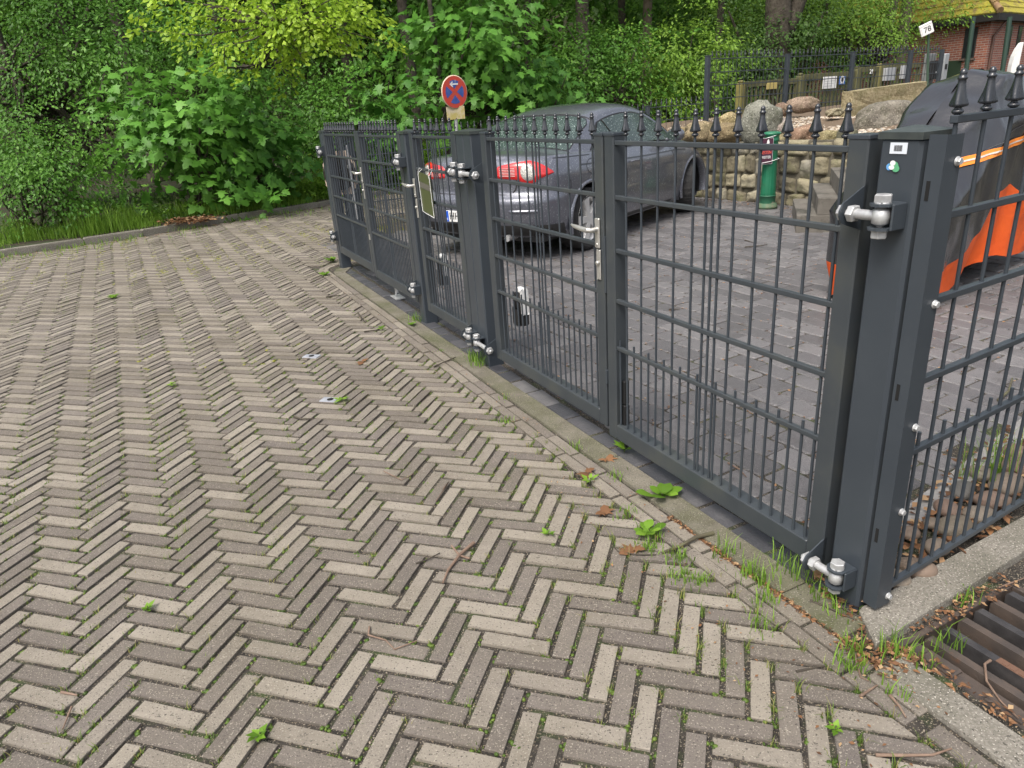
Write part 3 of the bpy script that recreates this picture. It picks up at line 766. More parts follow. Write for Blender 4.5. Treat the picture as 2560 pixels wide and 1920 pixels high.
for sg in (1, -1):
    lo = lambda c: ip(c, [(.15, .765), (.34, .74), (.41, .70), (.47, .685), (.53, .70), (.59, .745), (.78, .805)])
    hi = lambda c: ip(c, [(.15, .88), (.19, .915), (.32, .945), (.50, .965), (.60, .94), (.70, .88), (.78, .815)])
    tl = bpanel('tail_lamp', .15, .78, lo, hi, .014, m_red, sg, 30, 8)
    # round clear lens and ribbed inner strip
    cc, vv = .465, .825; b = MB(); V = [bpt(cc, vv, .020, sg)]; nn = 22
    for r_ in (.55, .9, 1.0):
        for k in range(nn):
            t = 2*math.pi*k/nn; V.append(bpt(cc+.082*r_*math.cos(t), vv+.105*r_*math.sin(t), .020 if r_ < .95 else .012, sg))
    F = [[0, 1+k, 1+(k+1) % nn] for k in range(nn)]
    for q in range(2): F += [[1+q*nn+k, 1+(q+1)*nn+k, 1+(q+1)*nn+(k+1) % nn, 1+q*nn+(k+1) % nn] for k in range(nn)]
    F = [f[::-1] for f in F] if sg > 0 else F
    b.add(V, F, smooth=True); b.build('reversing_lens', m_clear, tl)
    b = MB()
    for k in range(6):
        v = .785+.018*k; pts = [bpt(c, v, .016, sg) for c in np.linspace(.19, .33, 6)]; b.tube(pts, .0028, 4)
    b.build('ribs', m_white_lens, tl)
    # seams: bumper line, boot lid, door, fuel flap, side crease shade, sill
    bstrip('door_seam', [(c_of_x(1.72), v) for v in np.linspace(.16, .99, 14)], .008, m_trim, sg)
    bstrip('door_seam', [(c_of_x(3.02-.10*v), v) for v in np.linspace(.16, .9, 14)], .008, m_trim, sg)
    bstrip('boot_seam', [(.0, .556), (.10, .556), (.20, .558), (.26, .566), (.30, .585), (.325, .62), (.335, .67), (.337, .74)], .014, m_trim, sg)
    bstrip('boot_seam', [(c, .955+.02*min(1, (1.6-c))) for c in np.linspace(.80, c_of_x(1.0), 14)], .008, m_trim, sg)
    bstrip('bumper_seam', [(c, .69+.0*c) for c in np.linspace(.98, c_of_x(.58), 6)]+[(c_of_x(.58), v) for v in (.66, .6, .54)], .006, m_trim, sg)
    bstrip('side_crease_shade', [(c, .86-.01*math.sin((c-1)*3)) for c in np.linspace(1.05, 1.93, 40)], .016, M('crease shade', (.05, .053, .062), .4, metal=.5, coat=.5), sg, off=.0015)  # dark strip paints the shade line of the body crease
    if sg < 0:
        fx = c_of_x(1.02); bstrip('fuel_flap', [(fx+.047*math.cos(t), .82+.098*math.sin(t)) for t in np.linspace(0, 2*math.pi, 26)], .006, m_trim, sg)
    bpanel('bumper_strip', .30, .62, lambda c: .335, lambda c: .375, .012, m_paint, sg, 20, 3)
    bpanel('lower_bumper', .0, .97, lambda c: .0, lambda c: .21, .006, m_bump, sg, 20, 4)
    bpanel('sill', c_of_x(1.38), c_of_x(3.05), lambda c: .0, lambda c: .08, .006, m_bump, sg, 20, 3)
    # door handle and mirror
    hc = c_of_x(1.92); b = MB(); b.tube([bpt(hc-.035, .795, .012, sg), bpt(hc-.03, .80, .03, sg), bpt(hc+.045, .80, .03, sg), bpt(hc+.05, .795, .012, sg)], .011, 8)
    b.build('door_handle', m_paint, car)
    mx, my, mz = 2.84, .93, 1.00; b = MB()
    rings = [(-.07, .0), (-.062, .75), (-.03, .95), (.02, 1.0), (.07, .85), (.105, .5), (.12, .05)]; V = []; n = 16
    for dx, s_ in rings:
        for k in range(n):
            t = 2*math.pi*k/n; V.append((mx+dx, sg*(my+.105*s_*math.copysign(abs(math.cos(t))**.8, math.cos(t))), mz+.072*s_*math.copysign(abs(math.sin(t))**.8, math.sin(t))))
    F = [[i*n+k, i*n+(k+1) % n, (i+1)*n+(k+1) % n, (i+1)*n+k] for i in range(len(rings)-1) for k in range(n)]
    b.add(V, F if sg > 0 else [f[::-1] for f in F], smooth=True); b.tube([(mx+.03, sg*.80, .945), (mx+.03, sg*.90, .975)], .022, 8)
    mr = b.build('wing_mirror', m_paint, car)
    b = MB(); b.add([(mx-.072, sg*(my+.085*math.cos(t)), mz+.055*math.sin(t)) for t in np.linspace(0, 2*math.pi, 17)[:-1]], [list(range(16))]); b.build('mirror_glass', m_glass, mr)
    # wheel arches: lip and dark well
    for wx in WHX:
        b = MB(); V = []; ang = np.linspace(R(-14), R(194), 34)
        yo = hwx(wx)*.995
        for t in ang:
            for rr, yy in ((WR+.030, yo-.012), (WR+.018, yo+.008), (WR+.004, yo+.010), (WR-.012, yo-.004), (WR-.012, yo-.08), (WR+.01, yo-.40), (WR-.03, yo-.42)):
                V.append((wx+rr*math.cos(t), sg*yy, WZ+rr*math.sin(t)))
        m_ = 7; F = [[i*m_+k, i*m_+k+1, (i+1)*m_+k+1, (i+1)*m_+k] for i in range(len(ang)-1) for k in range(4)]
        F = F if sg > 0 else [f[::-1] for f in F]
        b.add(V, F, smooth=True, mi=0)
        F2 = [[i*m_+k, i*m_+k+1, (i+1)*m_+k+1, (i+1)*m_+k] for i in range(len(ang)-1) for k in (4, 5)]
        b.add(V, F2 if sg > 0 else [f[::-1] for f in F2], mi=1)
        b.box((wx-WR, sg*(yo-.42)-.004, .2), (wx+WR, sg*(yo-.42)+.004, WZ+WR), mi=1)
        b.build('wheel_arch', [m_paint, m_trim], car)
for wx in WHX:
    for sg in (1, -1):
        wl = bpy.data.objects.new('wheel', None); wl.location = (wx, sg*.765, WZ); wl.rotation_euler = (0, random.random()*6, 0 if wx < 2 else R(21)); link(wl, car)
        yo = .112
        b = MB(); pr_ = [(.222, -.105), (.235, -.115), (.285, -.118), (.308, -.105), (.317, -.08), (.318, 0), (.317, .08), (.308, .105), (.285, .118), (.235, .115), (.222, .105)]
        tread = lambda t, z: 1.0 + (.006*math.copysign(1, math.sin(t*48)) if abs(z) < .11 else 0)
        b.lathe(pr_, 96, axis='y', mod=tread, smooth=False, cap=False); b.build('tyre', m_tyre, wl)
        r_ = MB(); o = sg
        ring = [(.240, .120*o), (.240, .112*o), (.226, .104*o), (.205, .09*o), (.200, .02*o), (.19, -.04*o)]
        V = [];
        for rr, y in ring:
            for k in range(40): t = 2*math.pi*k/40; V.append((rr*math.cos(t), y, rr*math.sin(t)))
        F = [[i*40+k, i*40+(k+1) % 40, (i+1)*40+(k+1) % 40, (i+1)*40+k] for i in range(5) for k in range(40)]
        r_.add(V, F, smooth=True)
        r_.lathe([(.20, -.045*o-.002), (.20, -.045*o+.002)], 32, axis='y', mi=1)
        for k in range(5):
            t = 2*math.pi*k/5; c_, s_ = math.cos(t), math.sin(t)
            def q(rr, tt, y): return (rr*c_-tt*s_, y*o, rr*s_+tt*c_)
            V = [q(.03, -.034, .104), q(.03, .034, .104), q(.10, .030, .108), q(.10, -.030, .108), q(.222, .052, .114), q(.222, -.052, .114),
                 q(.03, -.034, .05), q(.03, .034, .05), q(.10, .036, .055), q(.10, -.036, .055), q(.215, .060, .07), q(.215, -.060, .07)]
            F = [[0, 1, 2, 3], [3, 2, 4, 5], [1, 7, 8, 2], [2, 8, 10, 4], [0, 3, 9, 6], [3, 5, 11, 9]]
            r_.add(V, F if o < 0 else [f[::-1] for f in F])
        r_.lathe([(.062, .06*o), (.062, .088*o), (.05, .100*o), (.03, .104*o)] if o > 0 else [(.062, .06*o), (.062, .088*o), (.05, .100*o), (.03, .104*o)], 20, axis='y')
        r_.build('rim', [m_rim, m_dark], wl)
# number plate, exhausts, aerial, underbody
pe = bpy.data.objects.new('number_plate', None); link(pe, car); pe.location = (-.012, 0, .455)
b = MB(); b.box((-.006, -.26, -.055), (.004, .26, .055), bev=.002); b.build('plate_sheet', m_wht, pe)
b = MB(); b.box((-.0072, .216, -.052), (-.0062, .257, .052)); b.build('blue_band', M('plate blue', (.02, .10, .55), .4), pe)
tx = text_mesh('plate_letters', 'HH', .098, m_trim, pe); tx.rotation_euler = (R(90), 0, R(-90)); tx.location = (-.0075, .135, 0)
tx = text_mesh('country_letter', 'D', .03, m_wht, pe); tx.rotation_euler = (R(90), 0, R(-90)); tx.location = (-.0078, .236, -.03)
b = MB(); b.box((.25, -.74, .19), (4.1, .74, .26)); b.build('underbody', m_trim, car)
b = MB(); b.tube([(.10, -.42, .24), (.35, -.42, .25)], .032, 12); b.build('exhaust_pipe', m_zinc, car)
b = MB(); b.tube([(1.42, .30, 1.30), (1.30, .30, 1.38)], .004, 6); b.build('roof_aerial', m_trim, car)
b = MB(); V = [Gp(1.40, a)+gnorm(1.40, a)*SG*.002 for a in np.linspace(.53, 1, 14)]; V = [tuple(p) for p in V]; V2 = [(x, -y, z) for x, y, z in V[::-1]][1:]
b.tube(V+V2, .006, 5); b.build('roof_seam', m_trim, roof)

# ------------------------------------------------------------------ covered motorcycle
m_cov = M('black vinyl cover', (.020, .020, .023), .26, spec=.9, coat=.35, bump=.30, bscale=11, bdist=.025, c2=(.024, .024, .026), scale=5)
m_org = M('orange cover cloth', (.75, .11, .012), .6, c2=(.68, .09, .010), scale=6, bump=.3, bscale=18, bdist=.02)
moto = empty('covered_motorcycle', (2.47, 4.60, 0), R(36), label='motorcycle under a black cover with an orange hem', cat='motorcycle')
TOP = [(-.10, .50), (-.06, .74), (0, .87), (.20, .975), (.44, 1.13), (.68, 1.28), (.95, 1.435), (1.04, 1.455), (1.15, 1.445), (1.4, 1.42), (1.7, 1.26), (2.0, 1.0), (2.15, .7)]
HEM = [(-.10, .08), (.05, .02), (.25, .02), (.50, .12), (.8, .20), (1.1, .20), (1.4, .13), (2.15, .10)]
ORG = [(-.10, .27), (.2, .28), (.45, .35), (.68, .47), (.80, .66), (1.1, .70), (1.4, .55), (2.15, .45)]
HWM = [(-.10, .10), (-.07, .22), (0, .33), (.1, .36), (.3, .37), (.8, .35), (1.3, .36), (1.9, .3), (2.1, .2), (2.15, .1)]
HWT = [(-.10, .03), (-.06, .12), (0, .17), (.1, .19), (.28, .20), (.55, .23), (.7, .24), (1.2, .22), (1.8, .2), (2.15, .05)]
def ramp_(t, P): return ip(t, P)
def Mp(t, k, side):
    """k 0..1 hem->orange line, 1..2 orange line->top edge, 2..3 top edge->centre"""
    top, hem, og, wm, wt = ip(t, TOP), ip(t, HEM), ip(t, ORG), ip(t, HWM), ip(t, HWT)
    og = min(og, top*.6)
    if k <= 1: z = hem+(og-hem)*k; y = wm*(1.0-.10*(1-k)) 
    elif k <= 2:
        q = k-1; z = og+(top*.965-og)*q; y = wm+(wt-wm)*q**1.8 - .03*math.sin(q*math.pi)
    if 1 < k <= 2:
        q = k-1; zs_ = og+(top*.965-og)*q; y = wm*(1-.02*math.sin(q*3.1)) if q < .60 else wm+(wt-wm)*((q-.60)/.40)**1.05 - .02*math.sin((q-.6)/.4*math.pi)*(1 if t > .2 else 0); z = zs_
    elif k > 2:
        q = k-2; y = wt*(1-q); z = top*.965+(top-top*.965)*math.sin(q*math.pi/2)
    f = .016*math.sin(7*t+3*z*(1+side*.4))+.007*math.sin(23*t-5*z+side)
    f += .05*float(vn(t*4+side*7+20, z*3+3+t*2)-.5) + .012*float(vn(t*13+side*3+20, z*4+9-t*9)-.5)
    if k <= 1: f += .020*math.sin(17*t)*(1-k)
    y = y+f*min(1, y/.2+.15)*(1 if k < 2.2 else .4)
    z2 = z+(.012*math.sin(19*t+side*2) if k > 1.9 else 0)
    if k > 2: z2 -= .02*math.sin((k-2)*math.pi)*(.5+.5*math.sin(9*t))
    return (t, -side*y, z2)
ts = np.linspace(-.10, 2.15, 110); kl = np.linspace(0, 1, 9); ku = np.concatenate([np.linspace(1, 2, 24), np.linspace(2, 3, 9)[1:]])
def sheet(ks, close):
    b = MB()
    for side in (1, -1):
        V = [Mp(t, k, side) for t in ts for k in ks]; n = len(ks)
        F = [[i*n+j, (i+1)*n+j, (i+1)*n+j+1, i*n+j+1] for i in range(len(ts)-1) for j in range(n-1)]
        b.add(V, F if side > 0 else [f[::-1] for f in F], smooth=True)
    return b
sheet(ku, True).build('cover_top', m_cov, moto); 
hemo = sheet(kl, False).build('cover_hem', m_org, moto)
b = MB()                                  # front end gather
ks = list(kl)+list(ku[1:]); V = [Mp(-.10, k, 1) for k in ks]+[Mp(-.10, k, -1) for k in ks]; n = len(ks)
F = [[j, j+1, n+j+1, n+j] for j in range(n-1)]; b.add(V, F, smooth=True); b.build('cover_front', m_cov, moto)
def kz(t, z):                             # surface parameter at a height on the near side
    lo_, hi_ = .2, 2.0
    for _ in range(24):
        m_ = (lo_+hi_)/2
        if Mp(t, m_, 1)[2] < z: lo_ = m_
        else: hi_ = m_
    return lo_
def ribbon(name, t0, z0, t1, z1, wd_, mat, off, n=30):
    b = MB(); V = []
    for t in np.linspace(0, 1, n):
        tt = t0+(t1-t0)*t; zz = z0+(z1-z0)*t
        for q in (-wd_/2, wd_/2):
            p = Mp(tt, kz(tt, zz+q), 1); V.append((p[0], p[1]-off, p[2]+off*.5))
    b.add(V, [[2*i, 2*i+2, 2*i+3, 2*i+1] for i in range(n-1)]); return b.build(name, mat, moto)
st_ = ribbon('reflective_stripe', .30, .90, 1.5, 1.03, .050, M('reflective orange tape', (.80, .24, .03), .4), .010)
ribbon('stripe_centre', .30, .90, 1.5, 1.03, .010, M('silver tape', (.55, .50, .45), .3), .014).parent = st_
ribbon('stitched_seam', .0, .80, 1.2, 1.12, .005, M('seam thread', (.06, .06, .065), .5), .006)
for t in (.24, 1.42):
    wl = bpy.data.objects.new('wheel', None); wl.location = (t, 0, .31); link(wl, moto)
    b = MB(); b.lathe([(.21, -.05), (.26, -.06), (.295, -.045), (.31, 0), (.295, .045), (.26, .06), (.21, .05)], 40, axis='y', cap=False); b.build('tyre', m_tyre, wl)
    b = MB(); b.lathe([(.21, -.03), (.21, .03)], 32, axis='y'); b.build('rim', m_trim, wl)
b = MB(); b.box((.2, -.10, .30), (1.4, .10, .85)); b.build('engine_block', m_trim, moto)

# ------------------------------------------------------------------ drain grating
m_iron = M('rusty cast iron', (.075, .062, .055), .55, metal=.35, c2=(.115, .088, .072), scale=14, bump=.5, bscale=120, bdist=.004, dirt=(.19, .085, .04), dscale=9, dmix=(.58, .74))
m_ironw = M('wet cast iron', (.05, .047, .048), .3, metal=.4, c2=(.09, .085, .085), scale=18, bump=.5, bscale=150, bdist=.003, dirt=(.16, .075, .04), dscale=8, dmix=(.62, .75))
gr = empty('drain_grate', SW(6.33, -.02, 0), GA, label='rusty cast iron drain grating at the lower right corner', cat='drain grate')
Z0 = -.004
b = MB(); b.box((0, -.0, -.12), (.018, .52, Z0), bev=.002); b.box((.018, -.0, -.12), (.80, .068, Z0-.010), bev=.002); b.box((.018, .50, -.12), (.80, .52, Z0), bev=.002); b.box((.78, .016, -.12), (.80, .50, Z0), bev=.002)
b.build('frame', m_iron, gr)
for k in range(6):
    y = .095+.0735*k; b = MB()
    b.prism([(.030, y-.0125), (.775, y-.0125), (.775, y+.0125), (.030, y+.0125)], -.085, Z0+.004, ch=.005); o = b.build('bar', m_ironw if k % 2 else m_iron, gr)
for j in range(3):
    for k in range(1, 6):
        b = MB(); x = .16+.24*j+.04*(k % 2); y = .095+.0735*k-.0735; b.box((x, y+.016, -.085), (x+.055, y+.056, Z0-.030), bev=.003); b.build('cross_web', m_iron, gr)
for k in range(4): b = MB(); x = .06+.17*k; b.prism([(x, .02), (x+.09, .02), (x+.09, .062), (x, .062)], -.06, Z0-.001, ch=.004); b.build('side_lug', m_iron, gr)
b = MB(); b.box((.175, .157, Z0+.0042), (.38, .180, Z0+.0052)); 
for k in range(9): b.box((.19+.02*k, .160, Z0+.0053), (.202+.02*k, .177, Z0+.0066))
b.build('cast_lettering', M('cast lettering', (.13, .07, .045), .6), gr)
b = MB(); b.box((.018, .016, -.16), (.78, .50, -.13)); b.build('sump', m_dark, gr)

# ------------------------------------------------------------------ terrace, wall, steps, boulders
def stone_col(name, cols, rough=.85, **k): return M(name, cols[0], rough, attr=True, ramp=cols, **k)
m_wall = stone_col('yellow sandstone', [(.12, .105, .07), (.21, .185, .12), (.29, .26, .175), (.23, .215, .175)], scale=7, attr_noise=.5, bump=.9, bscale=30, bdist=.02, dirt=(.10, .105, .04), dscale=3.5, dmix=(.50, .72))
m_mort = M('mortar', (.12, .105, .08), .95, c2=(.07, .065, .045), scale=10, bump=.6, bscale=60)
WP = [np.array(p) for p in ((1.75, 12.35), (2.87, 10.51), (3.42, 9.62), (3.86, 8.93), (4.45, 8.15), (5.0, 7.5))]
wall = empty('stone_wall', (0, 0, 0), label='retaining wall of rough yellow stones behind the parked car', cat='wall')
b = MB(); mb = MB(); wl_len = [np.linalg.norm(WP[i+1]-WP[i]) for i in range(len(WP)-1)]; tot = sum(wl_len)
def wpt(s):
    i = 0
    while i < len(wl_len)-1 and s > wl_len[i]: s -= wl_len[i]; i += 1
    d = (WP[i+1]-WP[i])/wl_len[i]; return WP[i]+d*s, np.array([d[1], -d[0]])
def pillow(b, fn, nu, nv, rnd):
    V = [fn(i/nu, j/nv) for i in range(nu+1) for j in range(nv+1)]
    F = [[i*(nv+1)+j, (i+1)*(nv+1)+j, (i+1)*(nv+1)+j+1, i*(nv+1)+j+1] for i in range(nu) for j in range(nv)]
    b.add(V, F, rnd, smooth=True)
z = -.03; row = 0
while z < .76:
    h = random.uniform(.17, .25); h = min(h, .80-z) if z+h < .70 else .80-z; s = -random.random()*.2; row += 1
    while s < tot-.05:
        L = random.uniform(.13, .36); s1 = min(s+L, tot); dz0, dz1 = random.uniform(-.035, .035), random.uniform(-.035, .035); bul = random.uniform(.018, .045); sd_ = random.random()*50
        def fn(u_, v_, s=s, s1=s1, z=z, h=h, bul=bul, sd_=sd_, dz0=dz0, dz1=dz1):
            p, nn = wpt(max(0, s+.006+(s1-s-.012)*u_)); e = (1-abs(2*u_-1)**9)*(1-abs(2*v_-1)**9)
            bb = -.02+bul*e**.6+.045*float(vn(u_*3+sd_, v_*3+sd_))*e
            zz = z+.006+(h-.012)*v_+(dz0*(1-u_)+dz1*u_)*(1 if v_ in (0, 1) else .6)*(0 if z < 0 and v_ == 0 else 1)
            q = p+nn*(-bb)*(-1); q = p+nn*bb*1.0
            return (q[0], q[1], zz)
        pillow(b, fn, 9, 8, random.random()); s = s1+.006
    z += h
# outward normal must face the yard (towards -x,-y)
b.build('masonry', m_wall, wall)
for i in range(len(WP)-1):
    d = (WP[i+1]-WP[i])/wl_len[i]; nn = np.array([d[1], -d[0]]); a, c = WP[i], WP[i+1]
    q = [tuple(a-nn*.01*1), tuple(c-nn*.01), tuple(c-nn*.28), tuple(a-nn*.28)]; q = q if area(q) > 0 else q[::-1]; mb.prism(q, -.05, .785)
mb.build('mortar_core', m_mort, wall)
m_grav = M('pale gravel', (.20, .16, .115), .9, attr=True, ramp=[(.12, .085, .055), (.25, .19, .13), (.40, .33, .25), (.50, .45, .38), (.20, .19, .17)], attr_noise=.08, scale=40)
b = MB(); tp = [(WP[i]+np.array([.22, .12])) for i in range(len(WP))]
V = []; F = []; nr_ = 14
for p in tp:
    for r in range(nr_): q = p+np.array([.66, .42])*r*.8; V.append((q[0], q[1], .77+.16*min(1, r*.8/1.6)+.03*float(vn(q[0]*2, q[1]*2))))
for i in range(len(tp)-1):
    for r in range(nr_-1): F.append([i*nr_+r, (i+1)*nr_+r, (i+1)*nr_+r+1, i*nr_+r+1])
b.add(V, F, smooth=True); tag(b.build('terrace', m_grav), kind='structure')
# loose gravel on the terrace
ico = bmesh.new(); bmesh.ops.create_icosphere(ico, subdivisions=1, radius=1); iv = np.array([v.co[:] for v in ico.verts]); it = np.array([[v.index for v in f.verts] for f in ico.faces]); ico.free()
def pebbles(name, pts, sizes, mat, flat=.6, **k):
    Vs, Ts, Rs = [], [], []
    for i, (p, s) in enumerate(zip(pts, sizes)):
        d = rng.uniform(.75, 1.25, iv.shape)*s*np.array([1, rng.uniform(.6, 1), flat]); a = rng.uniform(0, 6.28); c_, s_ = math.cos(a), math.sin(a)
        q = iv*d; q = np.stack([q[:, 0]*c_-q[:, 1]*s_, q[:, 0]*s_+q[:, 1]*c_, q[:, 2]], 1)+np.array(p)
        Vs.append(q); Ts.append(it+i*len(iv)); Rs.append(np.full(len(it), rng.random()))
    return tag(np_obj(name, np.concatenate(Vs), np.concatenate(Ts), np.concatenate(Rs), mat), **k)
pts = []
for k in range(6500):
    s = rng.uniform(.6, tot-.3); p, nn = wpt(s); r = rng.uniform(.25, 2.0); q = p+np.array([.66, .42])*r/.78; pts.append((q[0], q[1], .775+.16*min(1, (r-.2)/1.6)+.03*float(vn(q[0]*2, q[1]*2))))
pebbles('gravel', pts, rng.uniform(.016, .040, len(pts)), m_grav, kind='stuff')

def boulder(px, py, Y, wpx, hpx, c, c2, label, dp=.8, seed=0, rough=.85, sharp=.0, grp=None):
    P = at(px, py, Y); k = Y*1.03/FPX; rx, rz = wpx/2*k, hpx/2*k; ry = rx*dp
    bm = bmesh.new(); bmesh.ops.create_icosphere(bm, subdivisions=4, radius=1)
    r0 = random.Random(seed); o = Vector((r0.random()*20+10, r0.random()*20+10, r0.random()*20+10))
    for v in bm.verts:
        d = v.co.copy(); n_ = float(vn(d.x*1.3+o.x, d.y*1.3+o.y+d.z*1.1))-.5; n2 = float(vn(d.x*3.4+o.y, d.z*3.4+o.z+d.y*2))-.5; n3 = float(vn(d.x*9+o.y, d.z*9+d.y*7+o.x))-.5
        s = 1+.38*n_+.16*n2+.05*n3
        q = Vector((math.copysign(abs(d.x)**.8, d.x), math.copysign(abs(d.y)**.8, d.y), math.copysign(abs(d.z)**.8, d.z)))*s*.93
        v.co = (q.x*rx, q.y*ry, q.z*rz)
    me = bpy.data.meshes.new('boulder'); bm.to_mesh(me); bm.free()
    for p in me.polygons: p.use_smooth = True
    c = tuple(x*.62 for x in c); c2 = tuple(x*.85 for x in c2)
    ck = 'boulder %s' % (tuple(round(x, 2) for x in c),)
    me.materials.append(M(ck, c, rough, c2=c2, scale=9, bump=.9, bscale=28, bdist=.02, dirt=(c[0]*.5, c[1]*.55, c[2]*.4), dscale=5, dmix=(.45, .68), specks=((c[0]*.4, c[1]*.4, c[2]*.4), tuple(min(1, x*1.4) for x in c2)), sscale=45))
    ob = bpy.data.objects.new('boulder', me); ob.location = P; ob.rotation_euler = (0, 0, r0.uniform(-.2, .2)); link(ob)
    return tag(ob, label, 'boulder', grp or 'boulders on the stone wall')
YEL, YEL2 = (.26, .19, .09), (.36, .29, .17)
boulder(1708, 336, 10.65, 34, 36, YEL, YEL2, 'small yellowish boulder at the far end of the stone wall', seed=1)
boulder(1748, 330, 10.4, 72, 52, (.24, .18, .10), YEL2, 'tan boulder second from the far end of the wall', seed=2)
boulder(1822, 305, 10.6, 54, 40, (.36, .27, .12), (.46, .38, .22), 'bright yellow rounded boulder lying behind two darker ones', seed=3)
boulder(1812, 334, 10.0, 88, 50, (.22, .16, .08), (.32, .25, .14), 'brown yellow boulder below the bright yellow one', seed=4)
boulder(1900, 310, 9.75, 92, 104, (.19, .19, .15), (.30, .30, .25), 'tall grey green boulder behind the green pump post', seed=15)
boulder(1948, 316, 9.7, 52, 42, (.40, .32, .28), (.52, .46, .42), 'pale pink boulder beside the tall grey one', seed=6)
boulder(1956, 274, 11.0, 38, 30, (.22, .14, .10), (.30, .21, .15), 'small brown boulder at the foot of the tall fence', seed=7)
boulder(2009, 264, 11.2, 78, 38, (.24, .17, .12), (.36, .27, .2), 'long flat brown boulder in front of the white sign', seed=8)
boulder(2012, 338, 9.3, 78, 52, (.28, .16, .10), (.38, .26, .18), 'reddish boulder on the wall right of the green post', seed=9)
boulder(2076, 346, 9.0, 60, 40, (.26, .21, .10), (.36, .31, .17), 'yellow block shaped boulder right of the reddish one', seed=10)
boulder(2118, 342, 8.8, 44, 46, (.16, .15, .10), (.24, .23, .16), 'mossy grey boulder next to the corner post top', seed=11)
boulder(1868, 294, 10.7, 34, 22, (.25, .15, .10), (.34, .23, .17), 'small red brown boulder between the yellow and the grey one', seed=12)
boulder(1958, 352, 9.45, 42, 30, (.24, .20, .10), (.33, .28, .16), 'squarish yellow boulder directly behind the green post top', seed=17)
boulder(2215, 305, 9.4, 165, 92, (.17, .15, .12), (.26, .235, .19), 'largest grey boulder in front of the upright granite slab', seed=13, dp=.55)
boulder(2085, 282, 10.3, 44, 20, (.3, .25, .15), (.4, .35, .25), 'low pale boulder left of the granite slab', seed=14)
# upright granite slab
a0, a1 = at(2128, 290, 10.4), at(2306, 290, 10.9)
sl_ = empty('granite_slab', (a0[0], a0[1], .80), math.atan2(a1[1]-a0[1], a1[0]-a0[0]), label='rough upright granite slab standing behind the largest grey boulder', cat='stone slab')
Lx = float(np.hypot(a1[0]-a0[0], a1[1]-a0[1])); bm = bmesh.new(); bmesh.ops.create_cube(bm, size=1); bmesh.ops.subdivide_edges(bm, edges=bm.edges[:], cuts=9, use_grid_fill=True)
for v in bm.verts:
    x, y, zz = v.co.x+.5, v.co.y+.5, v.co.z+.5; n_ = (float(vn(x*9+3, zz*7+y*5))-.5)*.03
    v.co = (x*Lx+n_, y*.2+n_*.8, zz*(.485+.06*x)+n_*.6)
me = bpy.data.meshes.new('slab_body'); bm.to_mesh(me); bm.free(); me.materials.append(M('lichen granite', (.20, .16, .085), .9, c2=(.34, .29, .18), scale=24, bump=.9, bscale=45, bdist=.015, dirt=(.13, .12, .05), dscale=5, dmix=(.45, .7)))
link(bpy.data.objects.new('slab_body', me), sl_)
# concrete steps beside the wall
m_step = M('dark damp concrete', (.11, .10, .085), .85, c2=(.15, .14, .12), scale=5, bump=.5, bscale=80, dirt=(.055, .052, .042), dscale=3.5, dmix=(.5, .6))
st = empty('garden_steps', (3.06, 7.34, 0), R(-20), label='concrete steps between the stone wall and the covered motorcycle', cat='steps')
for k in range(4):
    b = MB(); b.box((.19*k, .0+.004*k, .172*k if k else -.05), (1.9, 1.25, .172*(k+1)), bev=.006); b.build('step', m_step, st)
# green pump post with poster
pu = empty('pump_post', (3.385, 9.06, 0), R(0), label='fluted green cast iron post with a dark poster tied to it', cat='post')
m_grn = M('green paint', (.012, .13, .065), .4, c2=(.02, .16, .085), scale=6, bump=.15, bscale=60, dirt=(.07, .10, .045), dscale=7, dmix=(.55, .78))
flute = lambda t, z: 1+(.03*math.cos(16*t) if .16 < z < .80 else 0)
b = MB(); b.lathe([(.088, .16), (.090, .165), (.088, .2), (.083, .80), (.086, .805)], 64, mod=flute, cap=False); b.build('shaft', m_grn, pu)
b = MB(); b.lathe([(.125, 0), (.125, .03), (.115, .035), (.110, .06), (.100, .065)], 32); b.build('base', M('worn green base', (.10, .12, .07), .7, c2=(.035, .12, .065), scale=9, dirt=(.16, .12, .08), dscale=6), pu)
b = MB(); b.lathe([(.096, .065), (.095, .145), (.099, .148), (.099, .158), (.09, .162)], 32, cap=False); b.build('collar', M('peeling green', (.02, .10, .055), .5, c2=(.22, .20, .16), scale=7, mix=(.55, .62)), pu)
b = MB(); b.lathe([(.084, .80), (.098, .81), (.092, .83), (.090, .865), (.10, .875), (.112, .89), (.108, .905), (.06, .915)], 32); b.build('head', m_grn, pu)
po = empty('poster', (3.29, 8.955, 0), R(2), label='small dark poster with red and white lettering tied to the green post', cat='poster')
b = MB(); b.box((-.085, 0, .545), (.085, .006, .85)); b.build('sheet', M('poster white edge', (.5, .48, .5), .5), po)
b = MB(); b.box((-.080, -.002, .550), (.080, -.0005, .845)); b.build('print', M('poster dark print', (.03, .015, .045), .5, c2=(.08, .02, .03), scale=4), po)
t_ = text_mesh('headline', 'BESTEN', .046, M('poster red', (.75, .12, .08), .5), po); t_.rotation_euler = (R(90), 0, 0); t_.location = (0, -.004, .68); t_.scale = (.85, 1.1, 1)
t_ = text_mesh('second_line', 'WEITER', .042, m_wht, po); t_.rotation_euler = (R(90), 0, 0); t_.location = (0, -.004, .625); t_.scale = (.85, 1.1, 1)
b = MB(); b.add([(.0, -.004, .75), (.028, -.004, .74), (.036, -.004, .80), (.022, -.004, .84), (.004, -.004, .82)], [(0, 1, 2, 3, 4)]); b.build('figure', m_wht, po)
b = MB(); b.tube([(-.06, -.006, .56), (.06, -.008, .575), (.18, .02, .60), (.19, .12, .60)], .004, 6); b.tube([(.0, -.006, .85), (.10, .0, .87), (.18, .03, .90)], .004, 6); b.build('cable_tie', m_wht, po)

